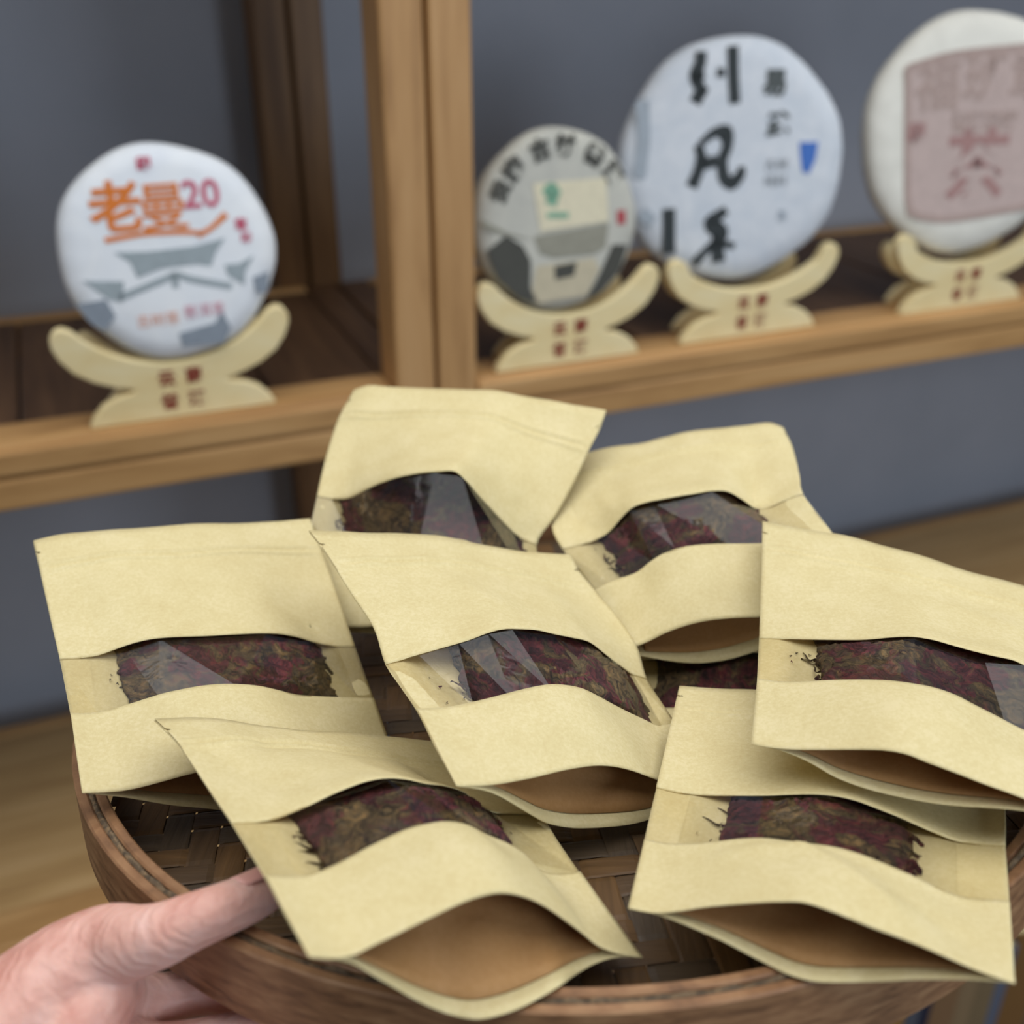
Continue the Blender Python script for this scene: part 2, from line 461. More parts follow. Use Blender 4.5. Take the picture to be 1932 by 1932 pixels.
# small grey cake next to the post
display_stand(0.572, 0.014, 'pale plywood crescent stand beside the double wooden post', 0.98)
w2, p2 = wrapped_cake(0.563, 0.030, 1.1470, 0.0920, 'small grey cream wrapped tea cake with green print by the post', wrap_mat('grey_wrapper', srgb(186, 186, 178), srgb(202, 201, 190)), seed=4)
for i, (ch, a) in enumerate(zip('云南古树普洱', (152, 132, 106, 84, 58, 36))):
    ar = math.radians(a)
    text_mesh('character', ch, 0.021, ink['ink'], p2, (0.073 * math.cos(ar), YF, 0.073 * math.sin(ar)), 0.0014, rot=(math.pi / 2, math.radians(90 - a), 0))
poly('label_panel', [(-0.030, 0.040), (0.052, 0.040), (0.054, -0.004), (-0.024, -0.008)], ink['cream'], p2, YF - 0.0003)
strokes('leaf_logo', [[(-0.018, 0.028), (-0.010, 0.034, 1.4), (-0.002, 0.026, .8)], [(-0.016, 0.024), (-0.004, 0.020)]], 0.010, ink['green'], p2, YF - 0.0006)
strokes('green_line', [[(-0.016, 0.008), (0.008, 0.006)]], 0.006, ink['green'], p2, YF - 0.0006)
poly('red_seal', [(0.064, 0.006), (0.074, 0.006), (0.074, -0.008), (0.064, -0.008)], ink['red'], p2, YF)
poly('roof_drawing', [(-0.032, -0.012), (0.054, -0.006), (0.050, -0.030), (0.036, -0.036), (-0.010, -0.036), (-0.026, -0.030)], ink['mid'], p2, YF)
poly('wall_drawing', [(-0.030, -0.042), (0.036, -0.040), (0.042, -0.052), (0.026, -0.078), (-0.030, -0.080), (-0.036, -0.066)], ink['sand'], p2, YF)
poly('window_drawing', [(-0.010, -0.044), (0.016, -0.042), (0.012, -0.056), (-0.010, -0.058)], ink['ink'], p2, YF - 0.0003)
poly('foliage_drawing', [(-0.084, -0.022), (-0.062, -0.008), (-0.044, -0.020), (-0.036, -0.036), (-0.038, -0.064), (-0.034, -0.080), (-0.052, -0.072), (-0.074, -0.050)], ink['ink'], p2, YF)
poly('foliage_drawing', [(0.058, -0.028), (0.076, -0.030), (0.066, -0.056), (0.044, -0.076), (0.026, -0.084), (0.044, -0.054)], ink['ink'], p2, YF)
poly('hill_drawing', [(-0.088, 0.010), (-0.060, -0.006), (-0.036, -0.014), (-0.058, -0.010), (-0.084, 0.000)], ink['mid'], p2, YF - 0.0002)

# large grey-blue cake with black brush characters
display_stand(0.806, 0.020, 'pale plywood crescent stand under the largest blue grey cake', 1.05, 0.140)
w3, p3 = wrapped_cake(0.785, 0.052, 1.1880, 0.1290, 'large blue grey wrapped tea cake with black brush characters', wrap_mat('blue_grey_wrapper', srgb(206, 214, 224), srgb(222, 227, 234), 40), yaw=14, seed=9)
px3 = lambda x, y: ((x - 958) / 1811 * 0.292, -(y - 975) / 1811 * 0.285)
def st3(*pts): return [px3(p[0], p[1]) + ((p[2],) if len(p) > 2 else ()) for p in pts]
strokes('character', [st3((690, 255), (690, 330), (650, 410, 1.1), (700, 500), (660, 580, 1.1)), st3((640, 420), (720, 400, .6)), st3((700, 500), (740, 520, .8)), st3((830, 360, .6), (830, 420, .8)), st3((905, 225), (915, 400), (935, 590))], 0.0125, ink['black'], p3, YF)
strokes('character', [st3((690, 850, .8), (720, 930), (700, 1030), (655, 1130, 1.1)), st3((700, 850, .5), (800, 770, .8), (885, 770, 1.4), (900, 860, 1.0), (860, 960, 1.0), (880, 1080, 1.1), (940, 1120, 1.2), (1005, 1050, .9), (1000, 1000, .6)), st3((720, 980), (830, 960))], 0.0125, ink['black'], p3, YF)
strokes('character', [st3((910, 1290, .8), (780, 1380, 1.3), (880, 1440, 1.6), (850, 1520, 1.2), (870, 1650, 1.3)), st3((860, 1500, .9), (770, 1570, .7), (690, 1660, .8)), st3((860, 1520, .7), (980, 1540, .6))], 0.0125, ink['black'], p3, YF)
strokes('inscription', [st3((500, 1270), (505, 1400), (510, 1580))], 0.015, ink['black'], p3, YF)
text_mesh('small_character', '易', 0.028, ink['sblack'], p3, (px3(1210, 470)[0], YF, px3(1210, 470)[1]), 0.0012)
text_mesh('small_character', '武', 0.026, ink['sblack'], p3, (px3(1245, 740)[0], YF, px3(1245, 740)[1]), 0.0012)
text_mesh('small_character', '古树', 0.014, ink['sblack'], p3, (px3(1250, 1000)[0], YF, px3(1250, 1000)[1]), -0.0002)
text_mesh('small_character', '纯料', 0.014, ink['sblack'], p3, (px3(1250, 1110)[0], YF, px3(1250, 1110)[1]), -0.0002)
poly('blue_seal', [px3(1405, 850), px3(1540, 850), px3(1530, 960), px3(1490, 1060), px3(1440, 1050), px3(1420, 960)], ink['blue'], p3, YF)
strokes('side_inscription', [st3((300, 560), (320, 800), (290, 1060)), st3((310, 1290), (390, 1360))], 0.014, ink['haze'], p3, YF + 0.0003)
text_mesh('small_character', '茶', 0.014, ink['haze'], p3, (px3(1310, 1350)[0], YF, px3(1310, 1350)[1]), 0)

# cream cake with faded red frame at the right edge
display_stand(1.118, 0.016, 'pale plywood crescent stand at the right edge of the picture', 1.08, 0.150)
w4, p4 = wrapped_cake(1.106, 0.040, 1.2020, 0.1370, 'cream wrapped tea cake with faded red square print at right edge', wrap_mat('cream_wrapper', srgb(228, 226, 216), srgb(240, 238, 228), 22), yaw=10, seed=13)
poly('print_panel', [(-0.098, 0.076), (-0.040, 0.090), (0.100, 0.098), (0.106, -0.084), (-0.03, -0.100), (-0.080, -0.090)], ink['rose'], p4, YF)
strokes('frame_line', [[(-0.096, 0.074), (-0.088, -0.01), (-0.080, -0.088), (-0.03, -0.099), (0.104, -0.084)], [(-0.094, 0.074), (-0.04, 0.088), (0.098, 0.096)]], 0.008, ink['grid'], p4, YF - 0.0003)
for ch, x, z in (('福', -0.055, 0.050), ('班', 0.005, 0.058), ('章', 0.065, 0.058)):
    text_mesh('character', ch, 0.058, ink['grid'], p4, (x, YF - 0.0004, z), 0.001)
text_mesh('character', '普洱茶饼', 0.022, ink['grid'], p4, (0.010, YF - 0.0004, 0.012), 0.001)
text_mesh('character', '印', 0.022, ink['rosed'], p4, (-0.078, YF - 0.0004, 0.002), 0.002)
text_mesh('round_seal', '茶', 0.085, ink['rosed'], p4, (0.006, YF - 0.0004, -0.042), 0.0025)

# ------------------------------------------------------------------ upright boxes on the floor, lower right
cols = [('navy', srgb(40, 50, 86)), ('pale brown', srgb(140, 116, 92)), ('dark blue', srgb(38, 44, 78)), ('tan', srgb(150, 112, 62)), ('slate grey', srgb(84, 88, 98)), ('dark navy', srgb(36, 40, 60)), ('brown', srgb(132, 102, 72)), ('beige', srgb(140, 118, 88)), ('khaki', srgb(126, 108, 80)), ('blue grey', srgb(96, 104, 122)), ('amber brown', srgb(126, 92, 52))]
x = 0.80
for i, (nm, c) in enumerate(cols):
    w = (0.022, 0.026, 0.020, 0.026, 0.024, 0.018, 0.040, 0.030, 0.034, 0.022, 0.050)[i]
    h = 0.25 + 0.012 * ((i * 7) % 3)
    t = empty('book', at_shelf(x + w / 2, -0.34), (0, 0, ANG - 0.25))
    tag(t, nm + ' upright book in the row on the floor at lower right', 'book', 'upright books in the row at lower right')
    cm = flat('book_cover_' + nm.replace(' ', '_'), c)
    g = 0.002
    mb = MB(); mb.box(-w/2+0.0004, -w/2+g, 0, .16, 0, h).box(w/2-g, w/2-0.0004, 0, .16, 0, h).box(-w/2+g, w/2-g, -0.001, g, 0, h)
    mb.build('cover', cm, t)
    box('pages', M['paper'], t, -w/2+g, w/2-g, g, .155, 0.003, h - 0.004)
    x += w + 0.001

# ------------------------------------------------------------------ pouch sheets: front and back paper of every pouch, world coordinates in 0.1 mm
PG = {}
PG['C'] = ([[(-2138,4246,11646),(-2074,4278,11649),(-2009,4309,11647),(-1943,4340,11640),(-1876,4370,11631),(-1809,4401,11620),(-1739,4431,11608),(-1669,4461,11596),(-1599,4492,11585),(-1527,4522,11575),(-1454,4553,11564),(-1380,4583,11554),(-1305,4612,11543),(-1229,4642,11533),(-1151,4672,11522),(-1073,4702,11512),(-994,4732,11501)],
  [(-2089,4147,11630),(-2025,4179,11631),(-1961,4210,11627),(-1896,4241,11621),(-1830,4271,11613),(-1763,4301,11602),(-1695,4331,11590),(-1625,4361,11577),(-1555,4392,11565),(-1483,4423,11555),(-1411,4453,11544),(-1337,4483,11533),(-1262,4513,11521),(-1187,4542,11509),(-1110,4572,11496),(-1033,4601,11483),(-954,4632,11472)],
  [(-2040,4049,11615),(-1977,4080,11613),(-1913,4110,11608),(-1849,4141,11603),(-1784,4172,11596),(-1717,4202,11587),(-1649,4232,11574),(-1580,4262,11561),(-1510,4292,11549),(-1439,4323,11537),(-1367,4353,11526),(-1294,4383,11514),(-1220,4413,11501),(-1145,4443,11486),(-1069,4472,11469),(-992,4501,11454),(-913,4532,11442)],
  [(-1948,3865,11587),(-1886,3896,11581),(-1823,3925,11574),(-1760,3956,11573),(-1696,3987,11570),(-1631,4017,11562),(-1564,4047,11550),(-1495,4076,11536),(-1426,4106,11522),(-1356,4137,11510),(-1285,4167,11497),(-1213,4198,11484),(-1140,4228,11467),(-1066,4258,11445),(-992,4286,11419),(-916,4316,11398),(-838,4347,11383)],
  [(-1857,3682,11560),(-1795,3711,11549),(-1733,3740,11541),(-1671,3772,11544),(-1608,3802,11546),(-1543,3832,11542),(-1477,3861,11531),(-1410,3890,11516),(-1341,3920,11501),(-1272,3950,11486),(-1201,3981,11473),(-1130,4012,11457),(-1059,4043,11436),(-987,4073,11406),(-915,4100,11369),(-841,4130,11341),(-764,4162,11323)],
  [(-1765,3498,11533),(-1705,3527,11517),(-1643,3555,11509),(-1582,3586,11517),(-1519,3617,11525),(-1455,3647,11525),(-1389,3675,11515),(-1323,3704,11499),(-1255,3734,11482),(-1187,3764,11467),(-1117,3795,11451),(-1047,3826,11433),(-977,3857,11407),(-907,3887,11368),(-839,3915,11319),(-767,3945,11283),(-690,3977,11260)],
  [(-1698,3357,11511),(-1638,3385,11492),(-1578,3414,11484),(-1517,3445,11489),(-1455,3475,11496),(-1392,3505,11497),(-1328,3534,11491),(-1262,3563,11479),(-1195,3593,11464),(-1128,3624,11444),(-1061,3655,11421),(-993,3685,11390),(-925,3715,11356),(-855,3746,11320),(-784,3775,11282),(-711,3805,11250),(-635,3836,11227)],
  [(-1630,3216,11490),(-1572,3243,11468),(-1513,3273,11459),(-1453,3303,11461),(-1391,3333,11466),(-1329,3363,11470),(-1266,3392,11467),(-1201,3423,11460),(-1135,3453,11446),(-1070,3484,11422),(-1004,3515,11390),(-939,3544,11348),(-873,3573,11304),(-802,3605,11272),(-730,3636,11244),(-656,3666,11218),(-580,3695,11193)],
  [(-1545,3024,11470),(-1488,3053,11447),(-1428,3082,11437),(-1367,3112,11437),(-1305,3142,11441),(-1243,3172,11444),(-1179,3202,11441),(-1114,3232,11433),(-1048,3262,11416),(-982,3293,11391),(-916,3324,11358),(-850,3354,11317),(-783,3384,11271),(-714,3415,11226),(-643,3446,11183),(-571,3476,11139),(-497,3506,11098)],
  [(-1460,2833,11449),(-1404,2863,11426),(-1345,2892,11407),(-1285,2922,11399),(-1224,2953,11396),(-1162,2983,11395),(-1098,3013,11390),(-1034,3043,11379),(-968,3073,11358),(-902,3104,11331),(-834,3134,11299),(-766,3166,11263),(-698,3196,11218),(-629,3226,11167),(-559,3257,11114),(-480,3237,11104),(-399,3196,11112)]],
 [[(-2140,4247,11638),(-2076,4279,11642),(-2011,4310,11639),(-1945,4340,11633),(-1878,4371,11624),(-1810,4401,11613),(-1741,4431,11601),(-1671,4462,11589),(-1600,4492,11578),(-1529,4523,11567),(-1456,4553,11557),(-1382,4583,11546),(-1307,4613,11536),(-1230,4642,11526),(-1153,4672,11515),(-1075,4702,11505),(-996,4732,11494)],
  [(-2091,4148,11623),(-2027,4180,11624),(-1963,4210,11620),(-1898,4241,11614),(-1832,4272,11605),(-1765,4302,11595),(-1697,4332,11583),(-1627,4362,11570),(-1557,4392,11558),(-1485,4423,11547),(-1413,4453,11537),(-1339,4484,11525),(-1264,4513,11514),(-1189,4543,11502),(-1112,4572,11488),(-1034,4602,11476),(-955,4632,11465)],
  [(-2041,4049,11608),(-1979,4080,11606),(-1915,4111,11601),(-1851,4142,11596),(-1785,4172,11589),(-1719,4203,11580),(-1651,4232,11567),(-1582,4262,11554),(-1512,4293,11542),(-1441,4323,11530),(-1369,4354,11519),(-1296,4384,11507),(-1222,4414,11494),(-1146,4443,11479),(-1071,4472,11462),(-994,4502,11447),(-915,4533,11434)],
  [(-1950,3866,11580),(-1884,3896,11573),(-1810,3926,11558),(-1742,3956,11542),(-1673,3986,11527),(-1604,4017,11512),(-1535,4047,11497),(-1466,4077,11484),(-1397,4107,11471),(-1327,4137,11458),(-1258,4167,11446),(-1188,4197,11435),(-1118,4227,11425),(-1048,4257,11414),(-978,4287,11405),(-914,4317,11390),(-840,4347,11376)],
  [(-1859,3682,11552),(-1794,3712,11541),(-1722,3742,11522),(-1655,3773,11501),(-1588,3803,11481),(-1521,3833,11462),(-1454,3864,11444),(-1386,3894,11427),(-1318,3924,11412),(-1249,3954,11398),(-1180,3984,11385),(-1111,4013,11373),(-1042,4043,11363),(-972,4073,11353),(-902,4102,11344),(-839,4131,11333),(-765,4162,11315)],
  [(-1767,3499,11525),(-1704,3528,11509),(-1634,3559,11487),(-1569,3590,11461),(-1504,3620,11436),(-1438,3650,11412),(-1372,3681,11391),(-1306,3711,11371),(-1239,3741,11353),(-1171,3771,11337),(-1103,3800,11323),(-1035,3830,11310),(-966,3859,11300),(-897,3889,11291),(-827,3918,11283),(-764,3946,11274),(-691,3977,11253)],
  [(-1699,3357,11504),(-1637,3386,11484),(-1568,3418,11463),(-1504,3448,11435),(-1440,3479,11408),(-1375,3510,11384),(-1310,3540,11361),(-1245,3570,11340),(-1179,3600,11321),(-1112,3630,11304),(-1045,3660,11290),(-977,3689,11277),(-909,3719,11266),(-840,3748,11257),(-771,3777,11250),(-708,3806,11242),(-637,3837,11220)],
  [(-1632,3216,11483),(-1571,3245,11460),(-1503,3277,11440),(-1440,3307,11411),(-1377,3338,11383),(-1313,3369,11358),(-1249,3399,11334),(-1184,3429,11312),(-1119,3459,11292),(-1053,3489,11274),(-986,3519,11258),(-919,3549,11245),(-851,3578,11234),(-783,3607,11224),(-715,3636,11216),(-653,3666,11209),(-582,3696,11186)],
  [(-1547,3025,11462),(-1489,3055,11439),(-1430,3087,11405),(-1371,3119,11369),(-1312,3149,11332),(-1251,3181,11298),(-1189,3212,11267),(-1125,3243,11235),(-1060,3273,11203),(-993,3302,11174),(-925,3332,11151),(-855,3362,11131),(-784,3391,11115),(-712,3420,11103),(-640,3448,11096),(-571,3477,11101),(-499,3507,11091)],
  [(-1460,2833,11449),(-1408,2865,11412),(-1354,2898,11372),(-1299,2929,11328),(-1243,2960,11283),(-1184,2992,11242),(-1123,3024,11204),(-1060,3055,11164),(-996,3085,11122),(-922,3094,11103),(-844,3088,11106),(-765,3087,11108),(-688,3091,11110),(-613,3102,11111),(-540,3122,11110),(-470,3162,11107),(-400,3206,11103)]])
PG['D'] = ([[(-860,4046,11808),(-796,4076,11789),(-731,4107,11770),(-666,4136,11751),(-599,4166,11732),(-531,4196,11713),(-462,4225,11692),(-392,4254,11671),(-321,4283,11646),(-250,4310,11617),(-179,4336,11586),(-105,4362,11555),(-31,4389,11525),(45,4415,11497),(122,4443,11473),(201,4471,11451),(280,4499,11430)],
  [(-791,3941,11788),(-730,3971,11771),(-668,4001,11753),(-605,4032,11735),(-541,4062,11717),(-476,4092,11699),(-410,4122,11681),(-344,4151,11660),(-275,4180,11636),(-206,4206,11606),(-136,4232,11573),(-63,4258,11542),(11,4283,11510),(86,4309,11478),(162,4335,11450),(239,4362,11423),(319,4389,11399)],
  [(-729,3835,11768),(-670,3866,11753),(-610,3897,11737),(-549,3927,11721),(-487,3958,11705),(-424,3988,11689),(-360,4020,11674),(-295,4049,11655),(-227,4078,11631),(-158,4105,11603),(-87,4130,11570),(-13,4156,11538),(62,4183,11506),(136,4207,11471),(212,4233,11437),(289,4259,11406),(370,4286,11380)],
  [(-623,3642,11734),(-566,3673,11723),(-508,3704,11711),(-449,3736,11700),(-390,3767,11688),(-329,3798,11677),(-268,3830,11669),(-204,3861,11655),(-135,3890,11633),(-66,3918,11607),(6,3944,11575),(82,3971,11542),(159,3998,11509),(232,4022,11466),(306,4047,11423),(383,4072,11382),(465,4099,11351)],
  [(-522,3454,11709),(-466,3485,11702),(-409,3517,11695),(-352,3548,11688),(-294,3579,11681),(-235,3610,11675),(-176,3644,11673),(-113,3675,11665),(-45,3704,11644),(24,3732,11619),(95,3758,11585),(171,3786,11552),(246,3814,11515),(315,3837,11462),(386,3860,11406),(458,3883,11354),(540,3911,11316)],
  [(-459,3264,11677),(-400,3295,11676),(-341,3327,11675),(-281,3359,11674),(-220,3390,11674),(-158,3422,11675),(-96,3456,11681),(-33,3489,11678),(34,3517,11660),(102,3546,11635),(170,3572,11599),(240,3600,11564),(310,3629,11524),(370,3650,11459),(431,3672,11388),(494,3694,11322),(569,3722,11275)],
  [(-391,3120,11686),(-334,3151,11675),(-277,3182,11667),(-219,3214,11661),(-160,3245,11657),(-100,3277,11655),(-40,3311,11655),(22,3343,11650),(86,3373,11635),(152,3402,11610),(217,3429,11574),(283,3455,11530),(348,3482,11481),(409,3505,11420),(472,3528,11358),(538,3550,11301),(610,3582,11272)],
  [(-324,2977,11694),(-268,3007,11674),(-213,3037,11658),(-156,3069,11648),(-99,3101,11640),(-42,3133,11634),(16,3165,11629),(76,3197,11622),(138,3229,11610),(202,3258,11585),(265,3286,11548),(325,3311,11495),(386,3335,11438),(448,3360,11382),(514,3384,11328),(581,3406,11280),(650,3441,11269)],
  [(-247,2785,11694),(-197,2815,11671),(-144,2846,11654),(-92,2878,11642),(-38,2910,11632),(16,2942,11623),(70,2975,11615),(126,3007,11606),(182,3039,11592),(241,3070,11570),(300,3100,11538),(357,3126,11492),(415,3153,11441),(473,3178,11386),(534,3204,11333),(596,3229,11283),(661,3260,11256)],
  [(-171,2592,11694),(-125,2623,11668),(-79,2654,11643),(-31,2686,11622),(17,2718,11605),(66,2750,11589),(115,2783,11575),(166,2816,11562),(217,2848,11546),(271,2881,11527),(326,2912,11501),(382,2941,11466),(437,2969,11424),(493,2995,11376),(551,3023,11330),(611,3051,11287),(672,3079,11243)]],
 [[(-862,4046,11800),(-798,4076,11782),(-734,4106,11763),(-668,4136,11744),(-601,4166,11725),(-533,4195,11706),(-464,4225,11685),(-394,4254,11664),(-324,4282,11639),(-253,4309,11610),(-181,4335,11579),(-108,4362,11548),(-33,4388,11518),(42,4415,11490),(120,4442,11466),(198,4471,11444),(278,4499,11423)],
  [(-794,3940,11781),(-733,3971,11764),(-671,4001,11746),(-608,4031,11728),(-544,4061,11710),(-479,4092,11692),(-413,4122,11674),(-346,4151,11653),(-278,4179,11628),(-209,4206,11599),(-138,4231,11566),(-65,4257,11535),(9,4283,11503),(83,4308,11471),(159,4335,11443),(237,4361,11416),(316,4388,11392)],
  [(-732,3835,11761),(-673,3866,11745),(-612,3896,11730),(-551,3927,11714),(-489,3958,11698),(-426,3988,11682),(-363,4019,11667),(-297,4049,11648),(-229,4077,11624),(-160,4104,11596),(-90,4130,11563),(-15,4156,11531),(60,4182,11499),(134,4207,11463),(209,4232,11430),(287,4258,11399),(367,4285,11373)],
  [(-626,3641,11727),(-563,3672,11713),(-489,3699,11682),(-422,3727,11655),(-354,3756,11629),(-287,3784,11603),(-220,3813,11577),(-152,3841,11552),(-84,3870,11528),(-16,3898,11504),(52,3927,11481),(121,3956,11459),(190,3984,11437),(259,4013,11416),(328,4042,11395),(387,4071,11373),(463,4099,11343)],
  [(-524,3454,11702),(-462,3484,11690),(-391,3511,11652),(-327,3539,11621),(-263,3567,11592),(-198,3596,11563),(-132,3624,11535),(-67,3652,11509),(-1,3681,11484),(66,3709,11460),(133,3738,11437),(200,3767,11416),(268,3796,11395),(336,3825,11376),(404,3854,11357),(464,3883,11344),(537,3911,11308)],
  [(-461,3263,11670),(-399,3294,11661),(-334,3320,11615),(-273,3348,11581),(-211,3376,11548),(-149,3405,11517),(-86,3433,11487),(-23,3461,11459),(41,3490,11433),(105,3519,11409),(171,3547,11387),(236,3576,11366),(303,3605,11348),(370,3634,11330),(437,3664,11314),(498,3693,11308),(567,3721,11268)],
  [(-394,3120,11679),(-333,3150,11664),(-270,3177,11621),(-211,3205,11586),(-151,3234,11551),(-91,3262,11518),(-30,3291,11487),(31,3319,11459),(93,3348,11432),(156,3377,11407),(220,3406,11384),(284,3435,11363),(349,3464,11344),(414,3494,11327),(480,3523,11311),(540,3551,11292),(607,3581,11265)],
  [(-326,2977,11687),(-268,3006,11666),(-206,3034,11628),(-149,3063,11591),(-91,3091,11556),(-33,3120,11521),(26,3148,11489),(86,3177,11459),(147,3206,11431),(208,3235,11406),(270,3264,11382),(333,3294,11361),(396,3323,11341),(460,3353,11324),(524,3382,11308),(580,3408,11272),(648,3441,11262)],
  [(-250,2784,11687),(-195,2814,11661),(-141,2844,11622),(-90,2872,11577),(-39,2899,11528),(13,2926,11479),(67,2953,11432),(124,2982,11394),(183,3011,11362),(243,3040,11335),(304,3070,11311),(365,3099,11290),(427,3129,11273),(488,3160,11262),(546,3193,11259),(602,3226,11259),(658,3259,11249)],
  [(-171,2592,11694),(-123,2623,11658),(-75,2653,11617),(-30,2681,11565),(16,2708,11505),(62,2734,11445),(110,2760,11387),(164,2788,11342),(220,2817,11306),(278,2847,11278),(337,2877,11254),(398,2907,11233),(458,2938,11218),(514,2970,11212),(567,3005,11218),(619,3042,11231),(672,3078,11244)]])
